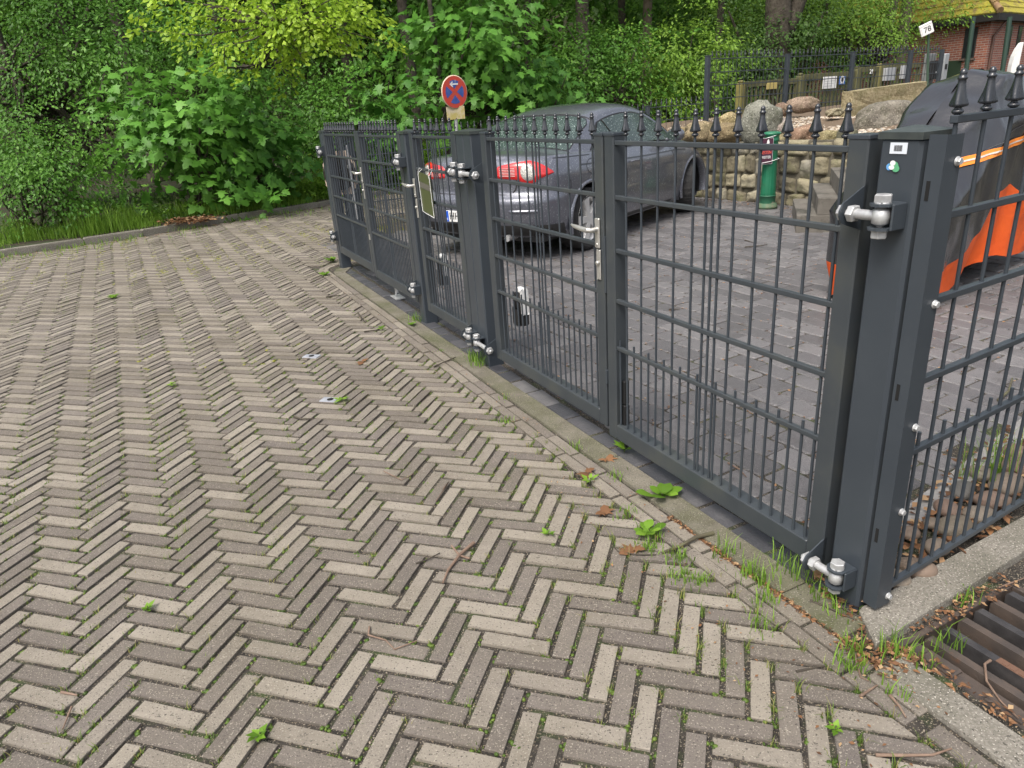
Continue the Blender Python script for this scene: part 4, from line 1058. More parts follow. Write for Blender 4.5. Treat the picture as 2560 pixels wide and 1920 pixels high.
# ------------------------------------------------------------------ low and tall fences at the back
Q = np.array([-1.86, 9.72]); T1p = at(1768, 200, 12.3)[:2]
p4 = np.array(SW(.03, .14)[:2])
dirn = (T1p-Q); cuts = [0, .42, .80, 1.0]
for i in range(3):
    zb = (0, .05, .10)[i]; zz = 1.135+zb
    panel('railing', Q+dirn*cuts[i]+dirn/np.linalg.norm(dirn)*.04, Q+dirn*cuts[i+1]-dirn/np.linalg.norm(dirn)*.04, 0, [zz, zz-.2, zz-.4, zz-.6, zz-.8, zz-1.0], .1, ('low spiked fence panel behind the left side of the car', 'low spiked fence panel hidden mostly behind the car roof', 'short low fence panel meeting the tall fence')[i], 'low fence panels behind the car', fin=.75, rail_h=.006, rod=.004, first=.03)
    p = Q+dirn*cuts[i]
    e = empty('fence_post', (p[0], p[1], 0), math.atan2(dirn[1], dirn[0]), label=('low fence corner post seen through the far double gate', 'low fence post hidden behind the car', 'low fence post right of the car roof')[i], cat='fence post', group='posts of the low fence')
    b = MB(); b.box((-.03, -.03, -.1), (.03, .03, zz+.02), bev=.004); b.build('shaft', m_gate, e); b = MB(); b.box((-.034, -.034, zz+.021), (.034, .034, zz+.032), bev=.002); b.build('cap', m_gate, e)
panel('railing', p4, Q, 0, [1.14, .94, .74, .54, .34, .14], .062, 'low fence panel running back from the farthest gate post', 'low fence panels behind the car', fin=.75, rail_h=.006, rod=.004)
tp_ = [at(1768, 200, 12.3), at(1965, 200, 13.4), at(2126, 200, 14.2), at(2268, 200, 15.0), at(2345, 200, 15.6)]
tops = [at(1768, 141, 12.3)[2], at(1965, 137, 13.4)[2], at(2126, 131, 14.2)[2], at(2268, 128, 15.0)[2], at(2345, 126, 15.6)[2]]
nmz = ['left end', 'second from the left', 'left edge of the granite slab', 'behind the granite slab', 'right end next to the grey box']
for i in range(5):
    p = tp_[i]; d = tp_[min(i+1, 4)]-tp_[max(i-1, 0)]
    e = empty('fence_post', (p[0], p[1], .7), math.atan2(d[1], d[0]), label='tall fence post, %s' % nmz[i], cat='fence post', group='posts of the tall fence')
    b = MB(); h = tops[i]-.7; b.box((-.035, -.035, 0), (.035, .035, h), bev=.004); b.build('shaft', m_gate, e); b = MB(); b.box((-.039, -.039, h+.001), (.039, .039, h+.014), bev=.002); b.build('cap', m_gate, e)
    if i < 4:
        q = tp_[i+1]; dd = (q-p)[:2]; L = np.linalg.norm(dd); dd = dd/L
        tz = (tops[i]+tops[i+1])/2-.03
        panel('railing', p[:2]+dd*.05, q[:2]-dd*.05, 0, [tz, tz-.2, tz-.4, tz-.6, tz-.8, tz-1.0], .1, 'tall spiked fence panel, %s' % ('beside the woodland' , 'in front of the white sign', 'above the granite slab', 'short one in front of the grey mailbox')[i], 'tall fence panels', fin=.75, rail_h=.007, rod=.0045, first=.05)

# ------------------------------------------------------------------ wooden gate, signs, house behind the tall fence
m_wood = M('mossy green timber', (.07, .072, .030), .85, c2=(.12, .115, .05), scale=5, bump=.5, bscale=30)
m_woody = M('yellowish timber', (.21, .18, .05), .8, c2=(.14, .13, .045), scale=5, bump=.4, bscale=30)
wa_, wb_ = at(1852, 205, 15.3), at(2300, 150, 18.6)
dW = (wb_-wa_)[:2]; LW = float(np.linalg.norm(dW)); aW = math.atan2(dW[1], dW[0])
def along(px):
    d = ray(px, 200); # intersect ray azimuth with the fence line
    A_ = np.array([[d[0], -dW[0]/LW], [d[1], -dW[1]/LW]]); t = np.linalg.solve(A_, wa_[:2]); return float(t[1])
def wz(px, py): t = along(px); Y = wa_[1]+dW[1]/LW*t; return float(at(px, py, Y)[2])
cuts = [along(1852), along(2000), along(2140), along(2195), along(2300)]
wl_ = ['with the yellow plate', 'with a lever handle and the white sign', 'narrow, under the number', 'with the two letter boxes']
zt0 = wz(1852, 205); zt1 = wz(2300, 150)
for i in range(4):
    x0, x1 = cuts[i]+.07, cuts[i+1]-.07
    p = wa_[:2]+dW/LW*x0; e = empty('wooden_fence', (p[0], p[1], 0), aW, label='mossy slatted wooden fence section %s' % wl_[i], cat='wooden fence', group='wooden fence sections')
    za = zt0+(zt1-zt0)*x0/LW; L = x1-x0
    b = MB(); b.box((0, -.03, za-.11), (L, .03, za), bev=.005); b.box((0, -.03, .80), (L, .03, .88), bev=.005); b.box((0, -.03, .881), (.07, .03, za-.111), bev=.004); b.box((L-.07, -.03, .881), (L, .03, za-.111), bev=.004); b.build('frame', m_wood, e)
    b = MB(); x = .12
    while x < L-.1: b.box((x, -.012, .882), (x+.040, .012, za-.112)); x += .135
    b.build('slats', m_wood, e)
    if i == 1:
        b = MB(); b.tube([(.12, -.04, 1.12), (.12, -.09, 1.12), (.24, -.09, 1.12)], .012, 8); b.build('handle', m_zinc, e)
for i, c in enumerate(cuts[:4]):
    p = wa_[:2]+dW/LW*c; e = empty('wooden_post', (p[0], p[1], .6), aW, label='square timber post of the wooden fence, %s' % ('yellow one at the left end', 'left of the white sign', 'carrying the number 21', 'orange stained, beside the number')[i], cat='post', group='timber posts')
    b = MB(); za = zt0+(zt1-zt0)*c/LW-.6; b.box((-.065, -.065, 0), (.065, .065, za-.02), bev=.012); b.build('shaft', m_woody if i in (0, 3) else m_wood, e)
    b = MB(); b.box((-.06, -.06, za-.018), (.06, .06, za+.03), bev=.03); b.build('post_cap', m_woody if i in (0, 3) else m_wood, e)
def sign(px0, py0, px1, py1, name, label, mat, cat, off=-.05, dep=.01, extra=None):
    x0, x1 = along(px0), along(px1); z1, z0 = wz(px0, py0), wz(px0, py1)
    p = wa_[:2]+dW/LW*x0; e = empty(name, (p[0], p[1], z0), aW, label=label, cat=cat)
    b = MB(); b.box((0, off-dep, 0), (x1-x0, off, z1-z0), bev=.004); b.build('board' if cat == 'sign' else 'housing', mat, e); return e, x1-x0, z1-z0, off-dep
sign(1912, 208, 1939, 224, 'plate', 'small yellow plate on the wooden fence near the yellow post', M('faded yellow plate', (.45, .36, .12), .6), 'sign')
e, W_, H_, o = sign(2052, 193, 2086, 223, 'notice_board', 'white notice with lines of print on the wooden fence', m_wht, 'sign')
b = MB()
for k in range(3): b.box((.06, o-.003, H_*.62-k*.05), (W_-.06-.05*k, o-.001, H_*.62-k*.05+.008))
b.build('print_lines', M('grey print', (.35, .35, .36), .6), e)
e, W_, H_, o = sign(2092, 192, 2107, 212, 'blue_sign', 'small blue sign with white round symbol beside the white notice', M('sign blue', (.03, .14, .45), .5), 'sign')
b = MB(); b.add(disc(W_/2, H_*.6, W_*.36, o-.003, 20), [tuple(range(20))]); b.build('round_symbol', m_wht, e)
b = MB(); b.add(disc(W_/2, H_*.58, W_*.2, o-.005, 12), [tuple(range(12))]); b.build('symbol_figure', m_blk, e)
b = MB(); b.box((W_*.2, o-.003, H_*.12), (W_*.8, o-.001, H_*.2)); b.build('print_line', m_wht, e)
sign(2200, 171, 2223, 203, 'letter_box', 'larger pale grey letter box on the wooden fence', M('pale grey metal', (.36, .37, .38), .5), 'letter box', dep=.09)
sign(2242, 165, 2258, 198, 'letter_box', 'smaller pale letter box right of the larger one', M('pale grey metal', (.36, .37, .38), .5), 'letter box', dep=.09)
c_ = along(2168); p = wa_[:2]+dW/LW*c_; e = empty('number_sign', (p[0], p[1], wz(2168, 186)), aW, label='white house number 21 fixed to the wooden fence', cat='number sign')
t_ = text_mesh('numerals', '21', .13, m_wht, e, .006); t_.rotation_euler = (R(90), 0, 0); t_.location = (0, -.085, .05)
# grey mailbox pillar at the end of the tall fence
p = at(2318, 200, 15.9); e = empty('mailbox_pillar', (p[0], p[1], .7), aW, label='tall grey mailbox pillar with a black box at the right end of the fence', cat='mailbox')
b = MB(); b.box((-.14, -.05, .2), (.14, .05, 1.12), bev=.01); b.build('pillar', M('brushed grey metal', (.20, .21, .21), .4, metal=.4, c2=(.28, .29, .29), scale=3), e)
b = MB(); b.box((-.09, -.16, .62), (.09, -.052, .98), bev=.01); b.build('black_box', m_blk, e)
b = MB(); b.box((-.03, -.164, .73), (.03, -.161, .77)); b.build('name_tag', m_wht, e)
p = at(2352, 200, 15.8); e = empty('grey_box', (p[0], p[1], .7), aW, label='slim pale grey cabinet right of the tall fence end', cat='cabinet')
b = MB(); b.box((-.07, -.06, .2), (.10, .06, 1.10), bev=.015); b.build('housing', M('pale cabinet', (.30, .32, .33), .5), e); b = MB(); b.box((-.03, -.066, .8), (.05, -.062, .9)); b.build('slot', m_blk, e)
# number 78 on a leaning sign
p = at(2316, 290, 13.6); pt = at(2322, 60, 13.6)
e = empty('number_post', (p[0], p[1], .75), 0, label='tilted white sign reading 78 on a slim green post', cat='number sign')
b = MB(); b.tube([(0, 0, 0), (pt[0]-p[0], 0, pt[2]-.75)], .022, 8); b.build('pole', M('green pole paint', (.04, .075, .05), .5), e)
c0 = at(2320, 72, 13.5); b = MB(); b.box((-.107, -.016, -.095), (.107, .016, .095), bev=.006); o = b.build('sign_box', m_wht, e); o.location = (c0[0]-p[0], -.05, c0[2]-.75); o.rotation_euler = (0, R(-22), R(-6))
b = MB(); b.box((-.106, -.0175, .060), (.106, -.0165, .064)); b.box((-.088, -.0175, -.094), (-.085, -.0165, .06)); b.build('border_line', M('grey line', (.2, .2, .2), .5), o)
t_ = text_mesh('numerals', '78', .125, m_blk, o, .001); t_.rotation_euler = (R(90), 0, 0); t_.location = (.01, -.019, -.012)

# house
def brickmat(name):
    m = bpy.data.materials.new(name); m.use_nodes = True; t = m.node_tree; N_ = t.nodes; L = t.links; p = N_['Principled BSDF']
    tc = N_.new('ShaderNodeTexCoord'); mp = N_.new('ShaderNodeMapping'); mp.inputs['Rotation'].default_value = (R(90), 0, 0); L.new(tc.outputs['Object'], mp.inputs[0])
    br = N_.new('ShaderNodeTexBrick'); br.inputs['Color1'].default_value = (.36, .12, .07, 1); br.inputs['Color2'].default_value = (.24, .075, .05, 1); br.inputs['Mortar'].default_value = (.36, .31, .27, 1)
    br.inputs['Scale'].default_value = 1.0; br.inputs['Brick Width'].default_value = .26; br.inputs['Row Height'].default_value = .085; br.inputs['Mortar Size'].default_value = .011; L.new(mp.outputs[0], br.inputs[0])
    L.new(br.outputs[0], p.inputs['Base Color']); p.inputs['Roughness'].default_value = .85; return m
m_hb = brickmat('red house brick')
hc_ = at(2482, 36.6, 30); hl = at(2390, 47.5, 31.2); hr = at(2560, 39, 32.6)
dl = (hl-hc_)[:2]; dl /= np.linalg.norm(dl); dr = (hr-hc_)[:2]; dr /= np.linalg.norm(dr)
EAV = float(hc_[2])
house = empty('brick_house', (hc_[0], hc_[1], 0), 0, label='red brick house with a moss yellow tiled roof', cat='house')
def facade(name, d, L, flip):
    o = MB(); t = -.3
    o.box((0, 0, -.5), (L, .004, EAV-.02)); ob = o.build(name, m_hb, house); ob.rotation_euler = (0, 0, math.atan2(d[1], d[0])); return ob
# each facade: x along the wall from the corner, local -y or +y outward
fl = facade('wall', dl, 9.0, 1); fr = facade('wall', dr, 9.0, 0); fl.scale = (1, -1, 1)
m_pane = M('dark window pane', (.012, .016, .018), .12, spec=.7); m_wfr = M('dark window frame', (.03, .032, .03), .5)
def window(par, u, z0, z1, wd2, sgn):
    f = MB(); f.box((u-wd2, -.03, z0), (u+wd2, .05, z1)); fo = f.build('window', m_wfr, par)
    g = MB(); g.box((u-wd2+.04, -.036, z0+.05), (u+wd2-.04, -.031, z1-.05)); g.build('pane', m_pane, fo)
    g = MB(); g.box((u-wd2-.06, -.09, z0-.07), (u+wd2+.06, -.001, z0-.002)); g.build('sill', M('window sill', (.14, .10, .08), .8), fo)
def facade_uv(d, px, py):
    nrm = np.array([-d[1], d[0], 0]); P = onpl(px, py, np.array([hc_[0], hc_[1], 0]), nrm); return float((P-np.array([hc_[0], hc_[1], 0]))[:2] @ d), float(P[2])
u0, z1 = facade_uv(dl, 2431, 69); u1, z0 = facade_uv(dl, 2419, 146); window(fl, (u0+u1)/2, z0, z1, .24, 1)
u0, z1 = facade_uv(dr, 2526, 63); u1, z0 = facade_uv(dr, 2514, 140); window(fr, (u0+u1)/2, z0, z1, .28, 1)
window(fl, 3.6, z0, z1, .2, 1); window(fr, 3.8, z0, z1, .25, 1)
b = MB(); mid = hc_[:2]+(dl+dr)*4.5
def loc(p, z): return (p[0]-hc_[0], p[1]-hc_[1], z)
ov = -(dl+dr)*.35; c0 = hc_[:2]+ov; cl_ = hc_[:2]+dl*9.2-dr*.35; cr_ = hc_[:2]+dr*9.2-dl*.35; far = hc_[:2]+dl*9.2+dr*9.2
V = [loc(c0, EAV+.02), loc(cl_, EAV+.02), loc(far, EAV+.02), loc(cr_, EAV+.02), loc(hc_[:2]+dl*4.4+dr*4.4, EAV+4.6)]
m_roof = M('mossy roof tiles', (.34, .30, .035), .9, c2=(.17, .12, .05), scale=2.6, mix=(.45, .66), bump=.8, bscale=12, bdist=.05, dirt=(.40, .37, .05), dscale=1.5)
rf = MB(); rf.add(V, [(1, 0, 4), (0, 3, 4), (3, 2, 4), (2, 1, 4)][0:4])
# tile courses as raised strips following both visible slopes
def lerp(a, c, t): return tuple(a[i]+(c[i]-a[i])*t for i in range(3))
for (A0, A1, s0) in ((V[0], V[1], 0), (V[0], V[3], 1)):
    for k in range(13):
        t0, t1 = k*.055, (k+1)*.055; a, c = lerp(A0, V[4], t0), lerp(A1, V[4], t0); a2, c2 = lerp(A0, V[4], t1), lerp(A1, V[4], t1)
        up_ = .06; q = [(a[0], a[1], a[2]+up_), (c[0], c[1], c[2]+up_), (c2[0], c2[1], c2[2]+.008), (a2[0], a2[1], a2[2]+.008), (a[0], a[1], a[2]+.0), (c[0], c[1], c[2]+.0)]
        rf.add(q, [(0, 1, 2, 3), (4, 5, 1, 0)])
roofo = rf.build('roof', m_roof, house)
b = MB(); 
for k in range(11): a, c = lerp(V[0], V[4], k*.06), lerp(V[0], V[4], k*.06+.062); b.tube([(a[0], a[1], a[2]+.08), (c[0], c[1], c[2]+.05)], [.13, .10], 8)
b.build('hip_tiles', M('hip tiles', (.26, .15, .09), .9, c2=(.34, .24, .1), scale=4), roofo)
b = MB()
for d, e_ in ((dl, cl_), (dr, cr_)):
    a, c = loc(c0, 0), loc(e_, 0); nn = np.array([-d[1], d[0]])
    b.add([(a[0], a[1], EAV-.22), (c[0], c[1], EAV-.22), (c[0], c[1], EAV+.06), (a[0], a[1], EAV+.06)], [(0, 1, 2, 3)])
    q = loc(hc_[:2], 0); r = loc(hc_[:2]+d*9, 0)
    b.add([(a[0], a[1], EAV-.22), (c[0], c[1], EAV-.22), (r[0], r[1], EAV-.22), (q[0], q[1], EAV-.22)], [(3, 2, 1, 0)])
b.build('eaves_board', M('dark eaves board', (.02, .019, .018), .7), house)
u0, z1 = facade_uv(dr, 2508, 35); p0 = hc_[:2]+dr*.9-dl*.12; p1_ = hc_[:2]+dr*.35-dl*.07
b = MB(); b.tube([loc(p0-dl*.2, EAV-.15), loc(p1_, EAV-.75), loc(p1_, .3)], .05, 8); b.build('downpipe', M('rusty downpipe', (.10, .05, .035), .6), house)
u0, z1 = facade_uv(dl, 2420, 55); b = MB(); b.box((u0-.09, -.14, z1-.09), (u0+.09, -.002, z1+.09), bev=.02); b.build('flood_light', m_wht, fl)
u0, z1 = facade_uv(dl, 2380, 152); b = MB(); b.box((u0-.4, -.03, .2), (u0+.35, -.002, z1)); b.build('door', M('dark green door', (.03, .055, .03), .6), fl)
for px0, py0, px1, py1, lb in ((2434, 42, 2417, 178, 'slim green pole in front of the left house window'), (2525, 42, 2509, 178, 'slim green pole in front of the right house window')):
    a, c = at(px0, py0, 24), at(px1, py1, 24); e = empty('green_pole', (c[0], c[1], .4), label=lb, cat='pole', group='green poles before the house')
    b = MB(); b.tube([(0, 0, 0), (a[0]-c[0], 0, a[2]-.4)], .07, 8); b.build('pole_shaft', M('green pole paint2', (.03, .06, .045), .5), e)
    b = MB(); b.box((-.09, -.09, -.02), (.09, .09, .05)); b.build('pole_foot', m_zinc, e)
# white board leaning behind the motorcycle at the right margin
Yb_ = 9.4; pts_ = [at(px, py, Yb_) for px, py in ((2523, 215), (2527, 178), (2530, 160), (2536, 140), (2545, 122), (2556, 107), (2560, 105), (2554, 130), (2549, 155), (2546, 178), (2545, 215))]
x0_, z0_ = pts_[0][0], .05; brd = empty('white_board', (x0_, Yb_, 0), 0, label='white curved board standing upright at the right margin behind the covered motorcycle', cat='board')
P_ = [(p[0]-x0_, p[2]) for p in pts_]; P_ = [(P_[0][0]-.02, .3)]+P_+[(P_[-1][0], .3)]; n = len(P_)
b = MB(); b.add([(x, 0, z) for x, z in P_]+[(x+.02, .10, z) for x, z in P_], [tuple(reversed(range(n))), tuple(range(n, 2*n))]+[(k, (k+1) % n, n+(k+1) % n, n+k) for k in range(n)]); b.build('shell', m_wht, brd)
b = MB(); b.box((-.10, .02, .0), (.18, .16, .32), bev=.01); b.build('stand', m_trim, brd)

# ------------------------------------------------------------------ no-stopping sign
p = at(1130, 330, 12.4); sp = empty('road_sign', (p[0], p[1], 0), 0, label='round no stopping sign with a white arrow above a blank plate', cat='road sign')
tc_ = at(1136, 230, 12.4); SR = .255
b = MB(); b.tube([(.02, .03, -.1), (tc_[0]-p[0]+.01, .03, tc_[2]+.18)], .03, 12); b.build('pole', m_zinc, sp)
fc = bpy.data.objects.new('sign_face', None); fc.location = (tc_[0]-p[0], 0, tc_[2]); fc.rotation_euler = (0, 0, R(38)); link(fc, sp)
def sdisc(r, y, n=40): return [(r*math.cos(2*math.pi*k/n), y, r*math.sin(2*math.pi*k/n)) for k in range(n)]
b = MB(); b.lathe([(SR, -.006), (SR, .006)], 40, axis='y'); b.build('rim', M('cream sign edge', (.62, .50, .36), .5), fc)
b = MB(); b.add(sdisc(SR*.945, -.0085), [tuple(range(40))]); b.build('red_field', M('sign red', (.55, .05, .035), .5, c2=(.48, .07, .04), scale=8), fc)
b = MB()
for q in range(4):
    a0 = q*math.pi/2+.245-math.pi/4; a1 = (q+1)*math.pi/2-.245-math.pi/4; ri = SR*.70
    am = (a0+a1)/2; off = SR*.17; c_ = (off*math.cos(am)*1.0, off*math.sin(am))
    P_ = [(c_[0], -.0105, c_[1])]+[(ri*math.cos(t), -.0105, ri*math.sin(t)) for t in np.linspace(a0, a1, 10)]
    b.add(P_, [tuple(range(len(P_)))])
b.build('blue_segments', M('sign face blue', (.035, .07, .30), .5, c2=(.06, .12, .36), scale=20), fc)
b = MB(); za = SR*.46; ar = [(-.09, 0), (-.035, .045), (-.022, .03), (-.045, .011), (.075, .011), (.075, -.011), (-.045, -.011), (-.022, -.03), (-.035, -.045)]
b.add([(x, -.0125, za+z) for x, z in ar], [(0, 1, 2, 3), (3, 4, 5, 6), (0, 3, 6), (0, 6, 7, 8)]); b.build('arrow', m_wht, fc)
pc = at(1138.5, 282, 12.4); pl = bpy.data.objects.new('lower_plate', None); pl.location = (pc[0]-p[0]+.005, 0, pc[2]); pl.rotation_euler = (0, 0, R(30)); link(pl, sp)
b = MB(); b.box((-.165, -.004, -.10), (.165, .004, .10), bev=.0); b.build('plate_sheet', M('stained cream plate', (.60, .52, .36), .6, c2=(.48, .40, .13), scale=7, mix=(.42, .58)), pl)
for zz in (-.088, .088):
    b = MB(); b.lathe([(.008, 0), (.008, -.006)], 8, (0, -.005, zz), 'y'); b.build('screw', m_blk, pl)

# ------------------------------------------------------------------ vegetation
def lmat(name, cols, trans=.34, rough=.45): return M(name, cols[1], rough, attr=True, ramp=cols, trans=trans, attr_noise=0, spec=.28)
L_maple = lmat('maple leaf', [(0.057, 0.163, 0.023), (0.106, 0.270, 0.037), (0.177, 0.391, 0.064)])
L_maple2 = lmat('shaded maple leaf', [(0.043, 0.131, 0.023), (0.078, 0.213, 0.034), (0.135, 0.320, 0.054)])  # darker copy of the maple leaf, shade put into its colour
L_small = lmat('hornbeam leaf', [(0.043, 0.121, 0.016), (0.085, 0.213, 0.026), (0.163, 0.341, 0.048)])
L_oak = lmat('young oak leaf', [(.17, .30, .020), (.29, .45, .035), (.42, .58, .065)], .42)
L_dark = lmat('dark shrub leaf', [(0.026, 0.064, 0.014), (0.050, 0.106, 0.020), (0.085, 0.163, 0.031)])
L_bright = lmat('bright beech leaf', [(0.099, 0.199, 0.026), (0.185, 0.327, 0.043), (0.284, 0.454, 0.064)], .40)
L_far = lmat('wood leaf', [(0.040, 0.106, 0.013), (0.082, 0.199, 0.021), (0.163, 0.327, 0.037)], .36)
m_bark = M('bark', (.045, .036, .026), .95, c2=(.085, .072, .055), scale=9, bump=.9, bscale=25, bdist=.03, dirt=(.05, .06, .02), dscale=3)
m_bark2 = M('pale bark', (.12, .095, .065), .95, c2=(.17, .14, .10), scale=7, bump=.8, bscale=22, bdist=.03)
m_stem = M('green stem', (.08, .10, .03), .7)

def tmpl(kind):
    if kind == 'simple':
        V = [(0, 0, 0), (.45, -.27, .06), (1, 0, -.06), (.45, .27, .06)]; T = [(0, 1, 2), (0, 2, 3)]
    elif kind == 'oak':
        V = [(0, 0, 0), (.3, -.14, .02), (.62, -.30, .04), (.85, -.20, 0), (1, 0, -.04), (.85, .20, 0), (.62, .30, .04), (.3, .14, .02)]
        T = [(0, 1, 7), (1, 2, 7), (2, 6, 7), (2, 3, 6), (3, 5, 6), (3, 4, 5)]
    else:
        O = [(0, 0), (.10, -.16), (-.04, -.42), (.24, -.24), (.40, -.60), (.50, -.22), (.70, -.25), (1.0, 0), (.70, .25), (.50, .22), (.40, .60), (.24, .24), (-.04, .42), (.10, .16)]
        V = [(.36, 0, .05)]+[(x, y, .02-.16*(x-.3)**2-.22*y*y) for x, y in O]; n = len(O)
        T = [(0, 1+k, 1+(k+1) % n) for k in range(n)]
    return np.array(V, float), np.array(T)
TM = {k: tmpl(k) for k in ('simple', 'oak', 'maple')}
def unit(a): return a/(np.linalg.norm(a, axis=-1, keepdims=True)+1e-9)
def leaves(pos, ax, nr, size, kind):
    V0, T0 = TM[kind]; x = unit(ax); z = unit(nr-x*np.sum(nr*x, -1, keepdims=True)); y = np.cross(z, x)
    P = pos[:, None, :]+size[:, None, None]*(V0[None, :, 0:1]*x[:, None]+V0[None, :, 1:2]*y[:, None]+V0[None, :, 2:3]*z[:, None])
    T = T0[None]+np.arange(len(pos))[:, None, None]*len(V0)
    return P.reshape(-1, 3), T.reshape(-1, 3), len(T0)
def sprays(C, nrm, out, per, sr, ls, kind, rs, rnd_c, tilt=.45, droop=.25, elong=1.15):
    """flat leafy sprays round the centres C"""
    n = len(C); C = np.repeat(C, per, 0); nn = np.repeat(unit(nrm), per, 0); oo = np.repeat(unit(out), per, 0); rc = np.repeat(rnd_c, per)
    t1 = unit(oo-nn*np.sum(oo*nn, -1, keepdims=True)); t2 = np.cross(nn, t1)
    r = sr*np.sqrt(rs.random(n*per)); a = rs.random(n*per)*6.283
    u_ = r*np.cos(a)*elong; v_ = r*np.sin(a)
    pos = C+t1*u_[:, None]+t2*v_[:, None]+nn*(rs.normal(0, sr*.16, n*per)-droop*(r/sr)**2*sr*.6)[:, None]
    ax = t1*(np.cos(a)+.7)[:, None]+t2*np.sin(a)[:, None]+rs.normal(0, .35, (n*per, 3)); ax[:, 2] -= .25
    nr = nn+rs.normal(0, tilt, (n*per, 3)); size = ls*rs.uniform(.6, 1.15, n*per)
    P, T, k = leaves(pos, ax, nr, size, kind)
    rnd = np.clip(.62*rc+.38*rs.random(n*per), 0, 1); return P, T, np.repeat(rnd, k)
def crown(name, mat, c, rad, ns, per, sr, ls, kind='simple', seed=0, shell=.5, up=.7, parent=None, tilt=.30, zcut=None, droop=.25, front=0.0):
    rs = np.random.default_rng(seed); d = unit(rs.normal(size=(ns*3, 3)))
    if front: d = d[d[:, 1] < front][:ns]
    d = d[:ns]; r = rs.random(len(d))**shell
    wob = 1+.28*np.sin(d[:, 0]*5+seed)*np.cos(d[:, 2]*4+seed*2)+.15*np.sin(d[:, 1]*9+seed)
    C = np.array(c)+d*np.array(rad)*(r*wob)[:, None]
    if zcut is not None: C = C[C[:, 2] > zcut]; d = d[:len(C)]
    d2 = C-np.array(c); out = unit(d2/np.array(rad)+np.array([0, -.25, 0])); nrm = unit(out*.55+np.array([0, 0, up])+rs.normal(0, .2, C.shape))
    rc = np.clip(rs.random(len(C))*.9+.1*r[:len(C)], 0, 1)
    P, T, rn = sprays(C, nrm, out*np.array([1, 1, .4])+np.array([0, 0, -.15]), per, sr, ls, kind, rs, rc, tilt, droop)
    return np_obj(name, P, T, rn, mat, parent), C
def limbs(b, base, tips, r0, rs, sag=.1):
    for t in tips:
        m = base+(t-base)*.5+rs.normal(0, .08, 3)*np.linalg.norm(t-base)+np.array([0, 0, sag])
        b.tube([base, base*.7+m*.3, m, m*.4+t*.6, t], [r0, r0*.8, r0*.6, r0*.4, r0*.18], 5, cap=False)
def plant(name, label, cat, foot, c, rad, mat, ns, per, sr, ls, kind='simple', seed=0, nst=5, r0=.02, bark=m_bark, group=None, **k):
    e = empty(name, foot, 0, label=label, cat=cat, group=group); foot = np.array(foot); rs = np.random.default_rng(seed+100)
    o, C = crown('crown', mat, np.array(c)-foot, rad, ns, per, sr, ls, kind, seed, parent=e, **k)
    b = MB(); 
    st_ = [np.array([rs.normal(0, .12), rs.normal(0, .12), -.05]) for _ in range(nst)]
    cc = np.array(c)-foot
    for i, s0 in enumerate(st_):
        top = cc+rs.uniform(-.6, .6, 3)*np.array(rad)+np.array([0, 0, rad[2]*.25])
        m = s0*.5+top*.5+rs.normal(0, .06, 3)*np.linalg.norm(top-s0)
        b.tube([s0, s0*.75+m*.25, m, top*.7+m*.3, top], [r0, r0*.9, r0*.7, r0*.5, r0*.25], 6, cap=False)
        near = C[np.argsort(np.linalg.norm(C-m, axis=1))[:max(4, len(C)//(nst*2))]]
        limbs(b, m, near, r0*.5, rs, .02)
    b.build('trunk', bark, e); return e
def ft(px, Y, dz=0): p = at(px, 400, Y); return (float(p[0]), float(Y), float(terr(p[0], Y))+dz)

def A3(px, py, Y): return at(px, py, Y)
mb_ = 'shrubs at the edge of the wood'
plant('maple_shrub', 'large maple shrub with broad lobed leaves hanging over the verge', 'shrub', ft(470, 12.3), A3(455, 340, 11.9), (1.40, .95, 1.2), L_maple, 140, 9, .30, .20, 'maple', 11, 5, .03, group=mb_, shell=.4, tilt=.38, up=.75, droop=.5)
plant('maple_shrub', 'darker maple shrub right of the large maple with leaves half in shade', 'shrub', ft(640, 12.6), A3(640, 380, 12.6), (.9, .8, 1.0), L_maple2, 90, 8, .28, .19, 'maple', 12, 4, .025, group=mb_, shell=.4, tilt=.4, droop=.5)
plant('hawthorn_shrub', 'pale small leaved shrub at the left edge above the grass', 'shrub', ft(40, 10.9), A3(70, 430, 10.6), (1.35, .9, .95), L_small, 150, 50, .27, .066, 'simple', 13, 6, .025, group=mb_, shell=.4)
plant('hornbeam', 'dense green hornbeam filling the upper left corner', 'tree', ft(140, 13.6), A3(130, 130, 13.4), (2.6, 1.5, 1.9), L_small, 290, 52, .40, .080, 'simple', 14, 4, .07, shell=.45)
plant('hornbeam', 'hornbeam sapling behind the large maple shrub, below the oak bough', 'tree', ft(520, 14.5), A3(560, 200, 14.4), (2.2, 1.2, 1.7), L_small, 210, 44, .40, .088, 'simple', 15, 4, .05, shell=.5)
plant('dark_shrub', 'low shadowy shrub under the pale shrub at the left edge', 'shrub', ft(250, 11.6), A3(250, 545, 11.6), (1.6, .6, .45), L_dark, 110, 24, .22, .08, 'simple', 16, 4, .02, group=mb_)
plant('dark_shrub', 'dark bush behind the farthest gate post', 'shrub', ft(860, 14.6), A3(840, 330, 14.4), (1.5, .9, 1.3), L_small, 150, 40, .36, .09, 'simple', 17, 5, .03, group=mb_, shell=.5)
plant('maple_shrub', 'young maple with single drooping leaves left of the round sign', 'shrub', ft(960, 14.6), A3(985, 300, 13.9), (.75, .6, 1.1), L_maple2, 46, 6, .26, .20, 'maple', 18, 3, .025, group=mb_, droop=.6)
plant('maple_tree', 'slender maple whose leafy boughs hang above the round sign', 'tree', ft(1130, 15.2), A3(1170, 130, 15.0), (1.75, 1.2, 1.35), L_maple, 150, 8, .36, .22, 'maple', 19, 3, .045, droop=.55, shell=.45)
